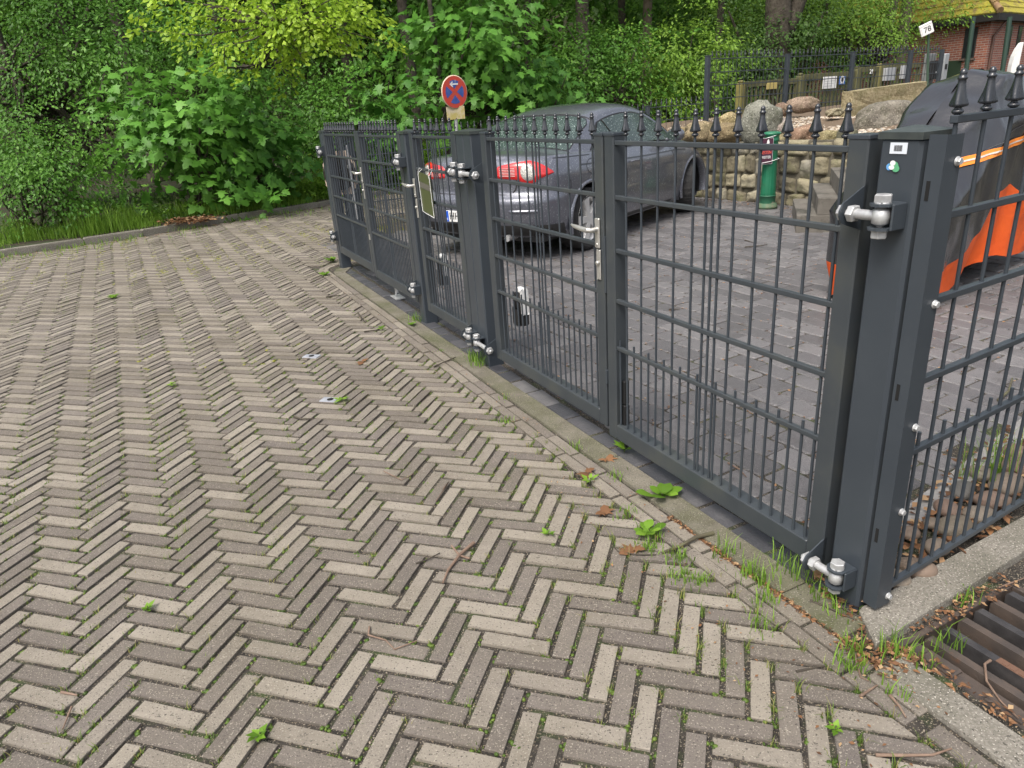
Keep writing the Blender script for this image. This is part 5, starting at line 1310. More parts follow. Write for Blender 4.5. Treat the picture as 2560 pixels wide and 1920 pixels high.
plant('maple_shrub', 'maple bough spreading behind the car roof', 'shrub', ft(1330, 16.2), A3(1310, 235, 15.6), (1.5, .8, .8), L_maple2, 90, 8, .34, .21, 'maple', 20, 4, .03, group=mb_, droop=.55)
plant('hazel_bush', 'broad leafy bush between the sign and the tall fence', 'shrub', ft(1500, 17.5), A3(1490, 190, 17.2), (2.0, 1.1, 1.4), L_small, 180, 44, .44, .105, 'simple', 21, 6, .03, group=mb_)
plant('hazel_bush', 'bright bush behind the left end of the tall fence', 'shrub', ft(1690, 18.5), A3(1690, 200, 18.0), (1.7, 1.0, 1.5), L_bright, 150, 42, .44, .11, 'simple', 22, 6, .03, group=mb_)
plant('holly_tree', 'dark dense evergreen behind the tall fence', 'tree', ft(1930, 21), A3(1930, 130, 20.5), (2.3, 1.2, 1.35), L_dark, 300, 30, .42, .105, 'simple', 23, 3, .08)
plant('beech_tree', 'bright green beech spreading in front of the brick house', 'tree', ft(2150, 23), A3(2150, 45, 22.5), (2.9, 1.6, 1.65), L_bright, 330, 30, .42, .105, 'simple', 24, 3, .09, shell=.45)
plant('beech_tree', 'second bright beech left of the number 78 sign', 'tree', ft(1960, 26), A3(1980, 10, 25.5), (3.6, 1.6, 1.6), L_bright, 300, 30, .5, .12, 'simple', 25, 3, .09)
# oak with the yellow-green bough reaching over the road
of = ft(600, 15.8); oak = empty('oak_tree', of, 0, label='oak with bright yellow green young leaves at the top of the picture', cat='tree')
oc = np.array(A3(700, 60, 10.9))-np.array(of); rs = np.random.default_rng(31)
o1, C1 = crown('crown', L_oak, oc, (1.75, .9, .74), 170, 26, .19, .088, 'oak', 31, shell=.6, parent=oak, tilt=.6, up=.9, droop=.1)
b = MB(); base = np.array([0, 0, -.1]); b.tube([base, (0.05, 0, 1.2), (.0, -.1, 2.6), (.15, .1, 4.5), (.1, .2, 7)], [.11, .10, .09, .08, .05], 8)
k1 = np.array([.0, -.1, 2.0]); m_ = oc*.62+np.array([0, .2, .55]); b.tube([k1, k1*.5+m_*.5+np.array([0, 0, .12]), m_, oc, oc+np.array([-.9, -.2, .1])], [.07, .06, .05, .035, .012], 8)
limbs(b, oc, C1[::4], .018, rs, .03); limbs(b, m_, C1[1::9], .02, rs, .03); b.build('trunk', m_bark, oak)

# tall forest trees: trunk in view, crown mostly above the frame
def forest_tree(px, Y, w_px, label, lean=0.0, bark=m_bark, fork=None, seed=0, crown_z=7.0, name='forest_tree', top=None):
    f = ft(px, Y); e = empty(name, f, 0, label=label, cat='tree', group='tall trees in the wood'); r = w_px/2/FPX*Y*1.03
    b = MB(); rs = np.random.default_rng(seed+500); pts = [(lean*z*.02+.05*math.sin(z*.7+seed), .04*math.cos(z*.9+seed), z) for z in np.linspace(-.2, 11, 12)]
    b.tube(pts, [r*1.35]+[r*(1-.055*i) for i in range(11)], 12)
    if fork:
        z0 = fork[0]; p0 = np.array(pts[0])+(np.array(pts[-1])-np.array(pts[0]))*(z0+.2)/11.2
        b.tube([p0, p0+np.array([fork[1]*.35, 0, .9]), p0+np.array([fork[1], 0, 3.2]), p0+np.array([fork[1]*1.4, .2, 6])], [r*.55, r*.5, r*.42, r*.3], 10)
    C_ = [np.array([lean*.14+rs.normal(0, 1.3), rs.normal(0, 1.3), crown_z+rs.uniform(-1.0, 3)]) for _ in range(9)]
    limbs(b, np.array(pts[8]), C_, r*.3, rs, .2); b.build('trunk', bark, e)
    crown('crown', L_far, (lean*.14, 0, crown_z+1.4), (3.3, 3.3, 2.1), 110, 22, .8, .26, 'simple', seed, parent=e)
forest_tree(1920, 20.5, 62, 'thickest dark trunk behind the tall fence with a forked limb', fork=(2.0, 1.1), seed=1)
forest_tree(1466, 22, 34, 'brown trunk above the car roof', seed=2, lean=.6)
forest_tree(1620, 25, 24, 'pale straight trunk lit brown right of the brown one', bark=m_bark2, seed=3)  # its lit look is put into the paler bark colour
forest_tree(1788, 23, 18, 'slim dark trunk left of the thickest trunk', seed=4)
forest_tree(2172, 27, 22, 'leaning dark trunk among bright leaves left of the house', seed=5, lean=2.5)
forest_tree(2215, 30, 26, 'brown trunk nearest to the brick house', bark=m_bark2, seed=6)
forest_tree(1118, 14.8, 11, 'thin young trunk just left of the round sign', seed=7, lean=-.8, crown_z=6.5)
forest_tree(1052, 19, 26, 'dark trunk in the shade left of the sign', seed=8)
forest_tree(1335, 24, 20, 'slim trunk in the wood right of the sign', seed=9, lean=1)
forest_tree(385, 17, 30, 'dim trunk between the hornbeam and the oak bough', seed=10, lean=-1)
forest_tree(250, 20, 24, 'dim trunk deep in the wood at the upper left', seed=11)
forest_tree(60, 18, 26, 'dim trunk close to the left edge', seed=12, lean=.8)
forest_tree(900, 21, 28, 'dim trunk right of the bright oak leaves', seed=13)
forest_tree(1560, 29, 20, 'far slim trunk between the two brown trunks', seed=14)
forest_tree(2060, 31, 24, 'far trunk behind the bright beech', seed=15)

# the mass of the wood further back
rs = np.random.default_rng(77); n = 5200
X = rs.uniform(-26, 24, n); Yd = rs.uniform(0, 1, n); Yb = np.interp(X, [-26, -10, -4, 0, 4, 24], [13, 15, 17, 19, 24, 37]); Y = Yb+Yd**1.3*13
Z = rs.uniform(-.1, 1, n)**1.0*6.8; C = np.stack([X, Y, Z], 1); C[:, 2] += terr(X, Y)
keep = vn(X*.7+Yd*3, Z*.8+Y*.3) > .36; keep &= ~((X > 13) & (Y < 38) & (Y > 26)); keep &= ~((X > 10) & (Y < 30)); C = C[keep]; m = len(C)
out = np.tile([0, -1.0, .1], (m, 1))+rs.normal(0, .4, (m, 3)); nrm = np.tile([0, -.45, .8], (m, 1))+rs.normal(0, .25, (m, 3))
rc = np.clip(vn(C[:, 0]*.5+9, C[:, 2]*.6+C[:, 1]*.2)*1.3-.15, 0, 1)
P, T, rn = sprays(C, nrm, out, 22, .48, .165, 'simple', rs, rc)
tag(np_obj('woodland_foliage', P, T, rn, L_far), kind='stuff')
n = 3600; X = rs.uniform(-48, 44, n); Y = rs.uniform(34, 46, n); Y = np.where(X > 8, Y+8, Y); Z = rs.uniform(0, 20, n); C = np.stack([X, Y, Z+1], 1)
P, T, rn = sprays(C, np.tile([0, -.8, .5], (n, 1))+rs.normal(0, .3, (n, 3)), np.tile([0, -1.0, 0], (n, 1))+rs.normal(0, .4, (n, 3)), 26, 1.6, .6, 'simple', rs, rs.random(n)*.6)
tag(np_obj('distant_foliage', P, T, rn, L_far), kind='stuff')

# unseen leaf layer added above the frame to darken the wood below
n = 2600; X = rs.uniform(-34, 26, n); Y0 = np.interp(X, [-34, -10, -4, 0, 4, 26], [12, 14.5, 16.5, 19, 24, 38]); Y = Y0+rs.uniform(.4, 26, n); Z = rs.uniform(7.5, 11.5, n)+.12*(Y-Y0); C = np.stack([X, Y, Z], 1)
P, T, rn = sprays(C, np.tile([0, 0, 1.0], (n, 1))+rs.normal(0, .2, (n, 3)), rs.normal(0, 1, (n, 3)), 16, 1.1, .5, 'simple', rs, rs.random(n))
tag(np_obj('shading_canopy', P, T, rn, L_far), kind='stuff')

# ------------------------------------------------------------------ grass verge and undergrowth
L_grass = lmat('verge grass', [(.12, .22, .028), (.20, .36, .045), (.30, .48, .08)], .5)
L_weed = lmat('nettle leaf', [(.08, .17, .018), (.15, .29, .03), (.24, .42, .05)], .42)
kx = np.array([p[0] for p in KERB]); ky = np.array([p[1] for p in KERB])
def kerb_pts(n, d0, d1, rs, smax=None):
    L = np.hypot(np.diff(kx), np.diff(ky)); cum = np.concatenate([[0], np.cumsum(L)]); s = rs.uniform(0, cum[-1], n)
    i = np.clip(np.searchsorted(cum, s)-1, 0, len(L)-1); t = (s-cum[i])/L[i]; x = kx[i]+(kx[i+1]-kx[i])*t; y = ky[i]+(ky[i+1]-ky[i])*t
    dx = (kx[i+1]-kx[i])/L[i]; dy = (ky[i+1]-ky[i])/L[i]; d = rs.uniform(d0, d1, n); return x-dy*d, y+dx*d, d
def blades(name, X, Y, Z, h, wd_, mat, rs, lean=.45, rn=None, **k):
    n = len(X); a = rs.random(n)*6.283; dx, dy = np.cos(a), np.sin(a); l = rs.uniform(.1, 1, n)*lean*h
    b0 = np.stack([X, Y, Z], 1); sx = np.stack([-dy, dx, 0*dx], 1)*wd_[:, None]/2
    mid = b0+np.stack([dx*l*.3, dy*l*.3, h*.6], 1); tip = b0+np.stack([dx*l, dy*l, h*rs.uniform(.75, 1, n)], 1)
    P = np.stack([b0-sx, b0+sx, mid+sx*.7, mid-sx*.7, tip], 1).reshape(-1, 3)
    o = np.arange(n)[:, None]*5; T = np.concatenate([o+np.array([0, 1, 2]), o+np.array([0, 2, 3]), o+np.array([3, 2, 4])], 1).reshape(-1, 3)
    r = rn if rn is not None else rs.random(n); return tag(np_obj(name, P, T, np.repeat(r, 3), mat), **k)
rs = np.random.default_rng(5)
X, Y, D = kerb_pts(42000, .10, 1.5, rs); kp_ = vn(X*1.4, Y*1.4)+.25*rs.random(len(X)) > .38; kp_ &= rs.random(len(X)) > (D/1.5)**2*.8; X, Y, D = X[kp_], Y[kp_], D[kp_]
bare = (np.hypot((X+4.75), (Y-11.15)) < .42); X, Y, D = X[~bare], Y[~bare], D[~bare]
H = (.07+.62*vn(X*2.3+5, Y*2.3)**1.6)*np.clip(.35+D*1.6, 0, 1)*rs.uniform(.6, 1.25, len(X))
blades('grass', X, Y, .07+0*X, H, rs.uniform(.006, .011, len(X)), L_grass, rs, kind='stuff', lean=.7)
X, Y, D = kerb_pts(1500, .2, 2.2, rs); kp_ = vn(X*.9+30, Y*.9) > .42; X, Y = X[kp_], Y[kp_]
bare = (np.hypot((X+4.75), (Y-11.15)) < .5); X, Y = X[~bare], Y[~bare]
hh = .10+.34*vn(X*1.5+11, Y*1.5)*rs.uniform(.5, 1.1, len(X)); C = np.stack([X, Y, .08+hh], 1)
P, T, rn = sprays(C, np.tile([0, 0, 1.0], (len(X), 1))+rs.normal(0, .25, (len(X), 3)), rs.normal(0, 1, (len(X), 3)), 11, .10, .075, 'simple', rs, rs.random(len(X)))
tag(np_obj('undergrowth', P, T, rn, L_weed), kind='stuff')
X = rs.uniform(-3.4, .6, 900); Y = np.interp(X, kx, ky)+rs.uniform(.2, 2.8, 900); hh = rs.uniform(.05, .95, 900)*(.5+.5*vn(X*2, Y)); C = np.stack([X, Y, .1+hh], 1)
P, T, rn = sprays(C, np.tile([0, -.2, 1.0], (900, 1))+rs.normal(0, .25, (900, 3)), rs.normal(0, 1, (900, 3)), 12, .14, .095, 'simple', rs, rs.random(900)*.6+.4)
tag(np_obj('nettles_undergrowth', P, T, rn, L_weed), kind='stuff')
# strip of moss and grass between the yard and the back fence
X = rs.uniform(-2.2, 3.2, 9000); Yf = np.interp(X, [Q[0], T1p[0]], [Q[1], T1p[1]]); Y = Yf+rs.uniform(-.8, 2.6, 9000)
kp_ = (Y < np.interp(X, kx, ky)-.1) & (vn(X*2.2, Y*2.2) > .42)
kp_ &= ~np.array([in_yard(a, c) for a, c in zip(X, Y)]); X, Y = X[kp_], Y[kp_]
blades('moss_grass', X, Y, 0*X, rs.uniform(.015, .06, len(X)), rs.uniform(.006, .012, len(X)), lmat('yellow moss', [(.16, .17, .02), (.22, .24, .03), (.14, .22, .03)]), rs, kind='stuff')

# ------------------------------------------------------------------ moss, joint grass, litter, twigs, weeds
rs = np.random.default_rng(21)
L_joint = lmat('joint grass', [(.07, .13, .02), (.12, .20, .03), (.22, .26, .07), (.30, .26, .10)], .35)
jp = np.array([[p[0], p[1], s_, w_] for a, c, s_, w_ in jointpts for p in (a, c)])
far = np.hypot(jp[:, 0], jp[:, 1])
edge = np.exp(-((jp[:, 3]+.30)/.16)**2)*np.clip((jp[:, 2]-1.2)/3.5, .12, 1)
patch = np.clip(vn(jp[:, 0]*.75+3, jp[:, 1]*.75+8)*1.9-.95, 0, 1)
lft = np.clip((-jp[:, 0]-.9)/2.5, 0, 1)*.35
pr = .20+.8*edge+.55*patch*vn(jp[:, 0]*3, jp[:, 1]*3)+lft*vn(jp[:, 0]*2+7, jp[:, 1]*2)
hot = np.exp(-((jp[:, 0]-gnd(1740, 1560)[0])**2+(jp[:, 1]-gnd(1740, 1560)[1])**2)/.30**2)+.7*np.exp(-((jp[:, 0]+1.9)**2+(jp[:, 1]-2.6)**2)/.9**2)+.6*np.exp(-((jp[:, 0]+1.2)**2+(jp[:, 1]-1.4)**2)/.35**2)
pr = np.clip(pr+.9*hot, 0, .97)
sel_i = np.nonzero(rs.random(len(jp)) < pr*np.where(far < 4.5, 1, .55))[0]; sel = jp[sel_i]

nb = 13; B0 = np.repeat(sel, nb, 0); ang = BD
ofs = rs.normal(0, .009, (len(B0), 2)); X, Y = B0[:, 0]+ofs[:, 0], B0[:, 1]+ofs[:, 1]
hh = rs.uniform(.005, .017, len(B0))*(1+1.3*np.repeat(hot[sel_i], nb)*rs.random(len(B0))+1.6*np.exp(-((B0[:, 3]+.30)/.14)**2)*(B0[:, 2] > 4.6))
blades('joint_grass', X, Y, -.011+0*X, hh+.009, rs.uniform(.0016, .0034, len(X)), L_joint, rs, kind='stuff', lean=.9)
mo = jp[rs.random(len(jp)) < np.clip(.42+pr, 0, .95)*np.where(far < 5, 1, .5)]
pts = [(p[0]+rs.normal(0, .009), p[1]+rs.normal(0, .009), -.006) for p in mo for _ in range(4)]
pebbles('moss', pts, rs.uniform(.004, .0085, len(pts)), lmat('joint moss', [(.035, .06, .012), (.07, .12, .02), (.12, .17, .03)], .1), flat=.7, kind='stuff')
fm = jp[(jp[:, 1] > 4.2) & (rs.random(len(jp)) < np.clip((jp[:, 1]-3.5)/5, 0, .8)*np.clip(vn(jp[:, 0]*.9+2, jp[:, 1]*.5)*2.2-.75, 0, 1))]
pts = [(p[0]+rs.normal(0, .012), p[1]+rs.normal(0, .012), -.006) for p in fm for _ in range(3)]
pebbles('yellow_moss', pts, rs.uniform(.008, .016, len(pts)), lmat('yellow green moss', [(.10, .12, .018), (.17, .18, .025), (.24, .22, .04)], .1), flat=.7, kind='stuff')
gp = jp[(rs.random(len(jp)) < .55) & (far < 4.2)]; pts = [(p[0]+rs.normal(0, .012), p[1]+rs.normal(0, .012), -.006) for p in gp for _ in range(5)]
m_grit = M('joint grit', (.2, .16, .11), .9, attr=True, ramp=[(.07, .055, .04), (.20, .16, .11), (.38, .33, .26)], attr_noise=0)
pebbles('grit', pts, rs.uniform(.0015, .0034, len(pts)), m_grit, kind='stuff')
# tall grass tufts along the concrete strip, at the posts and by the drain
tuft = [(SW(s, w_), n_, h) for s, w_, n_, h in ((6.10, -.03, 40, .085), (6.17, -.06, 30, .07), (3.52, -.035, 60, .12), (3.60, -.05, 40, .10), (2.42, -.03, 45, .09), (6.335, -.20, 60, .06), (6.30, -.15, 40, .07), (6.36, -.06, 34, .10),
        (6.02, -.19, 50, .06), (5.9, -.15, 40, .07), (5.78, -.13, 34, .09), (5.95, -.128, 40, .08), (5.72, -.28, 70, .05), (5.80, -.33, 70, .05), (5.62, -.32, 60, .05), (5.55, -.26, 50, .045), (5.4, -.25, 40, .04), (6.45, -.17, 30, .05), (6.0, -.03, 26, .10), (5.93, -.02, 20, .10),
        (5.15, -.135, 30, .05), (4.85, -.13, 26, .05), (4.4, -.26, 36, .035), (4.15, -.13, 26, .035), (3.2, -.13, 20, .03), (6.41, -.03, 22, .06), (6.40, .085, 24, .07), (6.31, .30, 20, .06), (5.85, -.30, 60, .05), (6.10, -.28, 50, .05))]
PX, PY, PH = [], [], []
for (x, y, _), n_, h in tuft:
    PX.append(rs.normal(x, .022, n_)); PY.append(rs.normal(y, .022, n_)); PH.append(h*rs.uniform(.4, 1.1, n_))
for x, y in ((1.78, 2.28), (1.86, 2.36), (1.70, 2.32)): PX.append(rs.normal(x, .03, 26)); PY.append(rs.normal(y, .03, 26)); PH.append(.24*rs.uniform(.5, 1.1, 26))
PX, PY, PH = map(np.concatenate, (PX, PY, PH)); blades('grass_tufts', PX, PY, -.004+0*PX, PH, rs.uniform(.0022, .005, len(PX)), L_grass, rs, kind='stuff', lean=.75)
# fallen leaves and bud scales
m_lit = M('leaf litter', (.2, .1, .05), .8, attr=True, ramp=[(.07, .035, .018), (.16, .075, .032), (.27, .135, .06), (.42, .29, .16)], attr_noise=0, trans=.15)
def litter(name, P, size, rs, **k):
    n = len(P); a = rs.random(n)*6.283; ax = np.stack([np.cos(a), np.sin(a), rs.normal(0, .15, n)], 1); nr = np.stack([rs.normal(0, .35, n), rs.normal(0, .35, n), np.ones(n)], 1)
    V, T, kk = leaves(P, ax, nr, size, 'simple'); return tag(np_obj(name, V, T, np.repeat(rs.random(n)**1.2, kk), m_lit), **k)
def swpts(n, s0, s1, w0, w1, z=.004): s = rs.uniform(s0, s1, n); w_ = rs.uniform(w0, w1, n); return np.stack([G0[0]+U[0]*s+N[0]*w_, G0[1]+U[1]*s+N[1]*w_, z+rs.uniform(0, .008, n)], 1)
groups = [(swpts(700, 5.5, 6.6, -.145, -.122, -.004), (.006, .02)), (swpts(160, 5.2, 6.6, -.50, -.12), (.005, .016)), (swpts(220, 6.25, 6.42, -.17, -.02), (.008, .026)), (swpts(200, 6.36, 7.1, -.05, .0), (.008, .024)), (swpts(150, 6.30, 6.36, .05, .5), (.008, .022)),
          (swpts(90, 6.05, 6.3, -.06, .08), (.01, .025)), (swpts(500, 3.0, 6.0, .075, .2), (.004, .010)), (swpts(220, .3, 5.4, -.4, -.12), (.006, .014))]
for P, (a, c) in groups: pass
P = np.concatenate([g[0] for g in groups]); S = np.concatenate([rs.uniform(a, c, len(p)) for p, (a, c) in groups]); litter('leaf_litter', P, S, rs, kind='stuff')
# bed behind the right-hand railing: leaves and stones
bt, bd_ = rs.uniform(-.05, 1.5, 700), rs.uniform(.0, .34, 700); kd_ = np.array([.865, .501]); kn_ = np.array([-.501, .865]); P = np.array([1.02, 1.66])+bt[:, None]*kd_+bd_[:, None]*kn_
P = P[[not (toSW(a, c)[0] < 5.98-.19*(toSW(a, c)[1]-.3)) for a, c in P]]
litter('bed_leaves', np.concatenate([P, rs.uniform(.0, .03, (len(P), 1))], 1), rs.uniform(.02, .055, len(P)), rs, kind='stuff')
m_cob = M('river cobble', (.2, .17, .14), .7, attr=True, ramp=[(.10, .095, .085), (.16, .135, .10), (.18, .12, .09), (.21, .19, .15)], attr_noise=.15, scale=20, bump=.3, bscale=80)
ico = bmesh.new(); bmesh.ops.create_icosphere(ico, subdivisions=3, radius=1); iv3 = np.array([v.co[:] for v in ico.verts]); it3 = np.array([[v.index for v in f.verts] for f in ico.faces]); ico.free()
cob = [(1.215, 1.80, .050), (1.34, 1.90, .042), (1.30, 1.985, .035), (1.46, 2.00, .060), (1.58, 2.06, .05), (1.50, 2.11, .045), (1.68, 2.14, .055), (1.62, 2.22, .05), (1.80, 2.24, .06), (1.76, 2.33, .045), (1.92, 2.36, .06), (1.40, 2.03, .03), (1.13, 1.76, .04), (1.99, 2.46, .055)]
clab = ['flat grey cobble nearest the corner post', 'small beige cobble behind the second bar', 'rounded beige cobble by the pale edging', 'large reddish cobble in the leaf bed', 'grey brown cobble beside the reddish one', 'beige cobble touching the pale edging stone', 'smooth grey cobble in the middle of the bed', 'beige cobble in the grass tuft', 'large pale cobble at the grass tuft', 'small cobble behind the grass tuft', 'pale cobble near the right edge post', 'smallest cobble in the leaf bed', 'dark cobble against the post foot', 'last cobble before the picture edge']
for (x, y, r), lb in zip(cob, clab):
    sc = np.array([r*rs.uniform(1, 1.35), r*rs.uniform(.75, 1), r*.62]); n3 = 1+.18*(vn(iv3[:, 0]*1.5+x*9, iv3[:, 1]*1.5+iv3[:, 2]+y*5)-.5); q = iv3*n3[:, None]*sc
    o = np_obj('cobble', q, it3, np.full(len(it3), rs.random()), m_cob); o.location = (x, y, .02); o.rotation_euler = (0, 0, rs.random()*6); o.data.polygons.foreach_set('use_smooth', [True]*len(o.data.polygons)); tag(o, lb, 'cobble', 'cobbles in the bed behind the railing')
# leaf crumbs in the yard joints
yj = np.array(yardj); yy = yj[rs.random(len(yj)) < .8]; yy = np.repeat(yy, 2, 0)+rs.normal(0, .012, (len(yy)*2, 2))
litter('joint_litter', np.concatenate([yy, rs.uniform(-.004, .004, (len(yy), 1))], 1), rs.uniform(.008, .022, len(yy)), rs, kind='stuff')
wp = np.array([wpt(t)[0]+wpt(t)[1]*rs.uniform(.05, .35)*(1) for t in rs.uniform(1, tot-1, 260)]); litter('wall_foot_leaves', np.concatenate([wp, np.full((260, 1), .006)], 1), rs.uniform(.015, .04, 260), rs, kind='stuff')
# verge edge: litter and low weeds at the far kerb
X, Y, D = kerb_pts(1500, -.28, -.02, rs); litter('kerb_litter', np.stack([X, Y, np.full(len(X), .004)], 1), rs.uniform(.012, .035, len(X)), rs, kind='stuff')
X, Y, D = kerb_pts(9000, -.9, .02, rs); kp_ = (rs.random(len(X)) < np.exp(D*2.6)) & (vn(X*2, Y*2) > .33); X, Y = X[kp_], Y[kp_]
blades('kerb_grass', X, Y, 0*X-.004, rs.uniform(.02, .10, len(X)), rs.uniform(.005, .01, len(X)), L_grass, rs, kind='stuff', lean=.8)
X = rs.normal(-4.75, .2, 420); Y = rs.normal(11.1, .15, 420); litter('leaf_pile', np.stack([X, Y, .09+rs.uniform(0, .06, 420)], 1), rs.uniform(.04, .10, 420), rs, kind='stuff')
# weeds growing on the road
def weed(px, py, label, n, ls, mat=L_weed, kind='simple', up=.35, name='weed', cat='weed'):
    g = gnd(px, py); e = empty(name, (g[0], g[1], 0), 0, label=label, cat=cat, group='weeds on the brick road'); a = np.linspace(0, 6.283, n, endpoint=False)+rs.random()*3
    ax = np.stack([np.cos(a), np.sin(a), up+rs.uniform(-.1, .25, n)], 1); nr = np.stack([-np.cos(a)*up, -np.sin(a)*up, np.ones(n)], 1)
    V, T, k = leaves(np.tile([0, 0, .0], (n, 1))+rs.normal(0, ls*.12, (n, 3))*[1, 1, .3]+[0, 0, .008], ax, nr, ls*rs.uniform(.7, 1.1, n), kind); np_obj('leaves', V, T, np.repeat(rs.random(n), k), mat, e)
    b = MB(); b.tube([(0, 0, -.01), (.003, 0, .02)], .002, 5); b.build('stem', m_stem, e)
weed(1655, 1245, 'dandelion with one tall toothed leaf in front of the nearest gate leaf', 8, .085, kind='oak', up=.45, name='dandelion')
weed(1622, 1335, 'dandelion rosette just below the tall leaved one', 9, .065, kind='oak', name='dandelion')
weed(1560, 1130, 'narrow leaved weed against the gate bottom rail', 8, .06, up=.7)
weed(1475, 1205, 'round leaved weed beside the brown maple leaf', 6, .04)
weed(1370, 1340, 'tiny weed in a joint left of the mossy stick', 6, .03)
weed(2008, 1405, 'upright weed with round leaves at the lower gate hinge', 5, .04, up=1.1)
weed(2085, 1830, 'small bright leafed weed near the bottom right', 6, .03)
weed(370, 1528, 'clover like weed in a joint at the lower left', 7, .03)
weed(650, 1845, 'small weed in a joint near the bottom edge', 8, .035)
weed(285, 745, 'weed clump in the middle of the road at the left', 18, .06, L_grass, up=.3)
weed(1030, 815, 'small leafy weed on the concrete strip by the narrow gate', 6, .06)
weed(955, 825, 'weed lying on the edging bricks by the narrow gate', 6, .05)
weed(855, 1003, 'green sprig next to the floor socket', 7, .05, L_grass, up=.2)
weed(830, 655, 'weed at the foot of the farthest gate post', 12, .09, up=.6)
weed(812, 690, 'pale weed on the curved edging by the farthest gate post', 8, .07, up=.4)
weed(430, 965, 'flat moss weed left of the nearer floor socket', 8, .04, L_grass, up=.2)
# brown fallen leaves
for px, py, lb in ((1462, 1182, 'crumpled brown maple leaf beside the round leaved weed'), (1515, 1290, 'dry brown maple leaf left of the dandelion'), (1588, 1372, 'brown maple leaf partly under the mossy stick'), (1520, 1157, 'small orange maple leaf on the concrete strip'), (905, 905, 'curled yellow brown leaf on the edging bricks')):
    g = gnd(px, py); V, T, k = leaves(np.array([[0, 0, .004], [.01, .005, .010]]), np.array([[1, .2, .1], [-.6, .7, .2]]), np.array([[.1, .2, 1], [.3, -.2, 1]]), np.array([.07, .045]), 'maple')
    o = np_obj('fallen_leaf', V, T, np.full(len(T), .25+.3*rs.random()), m_lit); o.location = (g[0], g[1], 0); o.rotation_euler = (0, 0, rs.random()*6); tag(o, lb, 'leaf', 'fallen maple leaves')
# twigs
m_twig = M('twig', (.13, .085, .06), .8, c2=(.22, .15, .11), scale=30, bump=.3, bscale=80); m_twd = M('dark twig', (.035, .028, .022), .85, c2=(.06, .05, .035), scale=20)
m_mst = M('mossy stick', (.07, .06, .04), .9, c2=(.12, .12, .06), scale=15, bump=.7, bscale=60)
def twig(pts, r, mat, label, side=None):
    P = [gnd(*p) for p in pts]; c0 = P[0]; q = [(p[0]-c0[0], p[1]-c0[1], r*1.1+(.006*math.sin(i*1.7) if 0 < i < len(P)-1 else .001)) for i, p in enumerate(P)]
    b = MB(); b.tube(q, [r*(1-.5*i/(len(q)-1)) for i in range(len(q))], 7)
    if side:
        S = [gnd(*p) for p in side]; b.tube([(p[0]-c0[0], p[1]-c0[1], r*1.4) for p in S], r*.6, 6)
    o = b.build('twig', mat); o.location = (c0[0], c0[1], 0); tag(o, label, 'twig', 'twigs on the ground')
twig([(1783, 1339), (1740, 1352), (1700, 1370), (1655, 1388)], .0085, m_mst, 'thick mossy stick with a pale cut end in front of the near gate')
twig([(1640, 1390), (1590, 1392), (1545, 1380), (1537, 1372)], .0028, m_twd, 'thin dark twig continuing left from the mossy stick')
twig([(1525, 1300), (1490, 1330), (1470, 1352)], .008, m_mst, 'short bark covered stick left of the mossy stick') if False else None
twig([(924, 1570), (922, 1594), (965, 1602), (986, 1622), (1042, 1605)], .0034, m_twig, 'zigzag pinkish twig in the lower middle')
twig([(1185, 1362), (1150, 1395), (1120, 1430), (1108, 1462)], .007, m_twig, 'bundle of dry orange brown twig in the middle of the road', [(1130, 1370), (1150, 1395), (1175, 1402)])
twig([(1040, 1412), (1075, 1402), (1100, 1385)], .0035, m_twd, 'dark twig beside the dry orange brown bundle')
twig([(735, 1045), (755, 1053), (783, 1050)], .006, m_twd, 'short dark twig left of the nearer floor socket')
twig([(1108, 1225), (1122, 1210), (1090, 1255)], .003, m_twig, 'fine bent twig between two bright bricks')
twig([(960, 1180), (1005, 1205), (1035, 1185)], .0025, m_twig, 'hair thin curved twig left of the fine bent one')
twig([(2188, 1892), (2260, 1897), (2330, 1890), (2378, 1876)], .0045, m_twig, 'long straight twig near the bottom right corner')
twig([(2222, 1740), (2248, 1775), (2264, 1798)], .0042, m_twig, 'pale straight twig beside the concrete strip by the drain')
twig([(2136, 1640), (2142, 1670), (2152, 1695), (2172, 1706)], .0035, m_twig, 'bent twig lying over the litter at the kerb corner')
twig([(2150, 1745), (2192, 1717)], .0042, m_twig, 'short reddish twig on a light brick at the kerb corner')
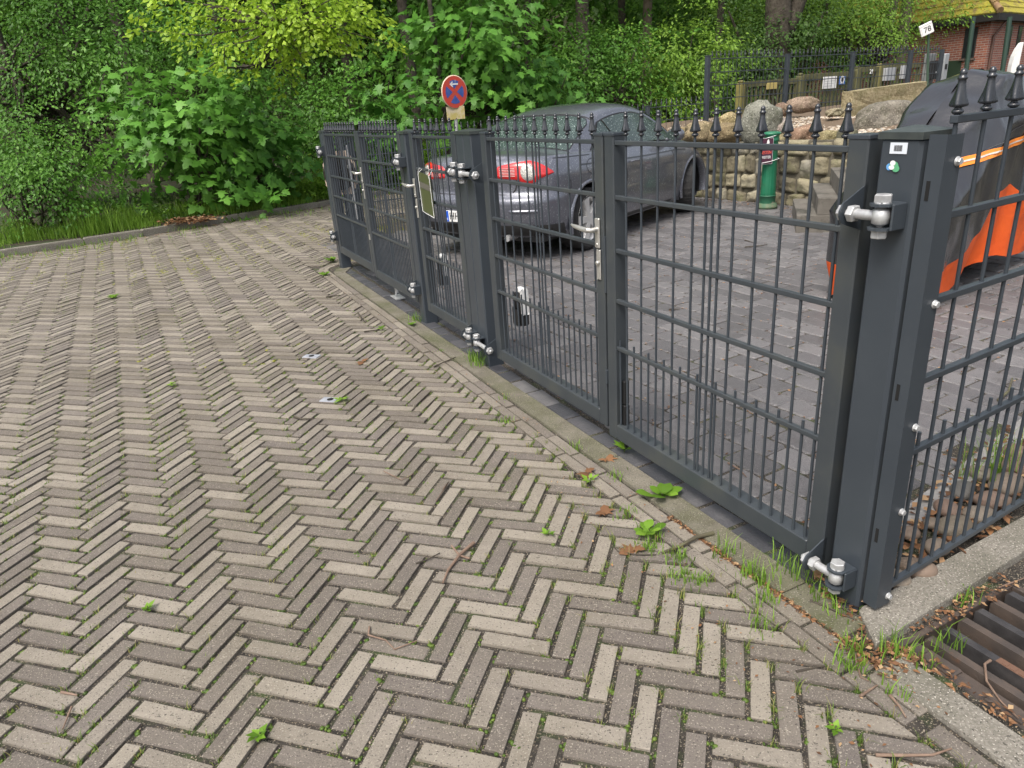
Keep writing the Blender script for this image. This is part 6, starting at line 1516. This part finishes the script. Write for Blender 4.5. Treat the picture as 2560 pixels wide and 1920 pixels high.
twig([(2475, 1655), (2460, 1668), (2466, 1705), (2500, 1750), (2545, 1800)], .004, m_twig, 'curved pale twig lying on the drain grating')
twig([(2495, 1472), (2560, 1448)], .003, m_twig, 'straight straw coloured twig at the upper end of the drain')
twig([(1990, 1683), (2060, 1668)], .004, m_twd, 'dark twig on a light brick near the grass tufts')
twig([(155, 1734), (195, 1742)], .0045, m_twig, 'short pale twig at the lower left')
twig([(180, 1770), (158, 1825)], .003, m_twig, 'thin twig crossing a joint at the lower left')
twig([(895, 785), (905, 800), (912, 806)], .007, m_twd, 'dark twig far up the road left of the edging')
twig([(815, 745), (850, 740)], .007, m_twd, 'dark straight twig near the curved edging')
twig([(910, 832), (950, 826)], .006, m_twd, 'dark twig on the zigzag bricks before the narrow gate')
twig([(1085, 920), (1105, 912), (1140, 895)], .005, m_twd, 'dark twig on the edging near the broad post')
twig([(2025, 1505), (2090, 1535), (2135, 1553)], .0045, m_twd, 'dark stick at the foot of the corner post')
twig([(2080, 1500), (2110, 1530), (2150, 1548)], .005, m_twd, 'second stick leaning to the corner post foot')
twig([(1862, 602), (1882, 608)], .006, m_twd, 'short twig on the yard paving')
twig([(1862, 620), (1900, 618), (1918, 613)], .007, m_twd, 'forked twig on the yard paving before the steps')
twig([(1672, 776), (1700, 775)], .006, m_twd, 'twig on the yard paving seen through the near gate')
twig([(1820, 1160), (1850, 1180), (1865, 1195)], .004, m_twig, 'pale twig on the yard paving close to the near gate')
twig([(2495, 1005), (2520, 985), (2530, 950)], .008, m_mst, 'mossy yellow twig on the yard paving at the right edge')
# floor sockets for the drop bolts
for px, py, lb in ((779, 891, 'farther metal floor socket let into the road'), (826, 1000, 'nearer metal floor socket let into the road')):
    g = gnd(px, py); e = empty('floor_socket', (g[0], g[1], 0), BD, label=lb, cat='floor socket', group='floor sockets in the road')
    b = MB(); b.box((-.055, -.03, -.01), (.055, .03, .004), bev=.003); b.build('plate', M('galvanised plate', (.34, .36, .40), .5, c2=(.22, .23, .26), scale=20), e); b = MB(); b.lathe([(.018, .0045), (.018, .0055)], 16); b.build('hole', m_dark, e)
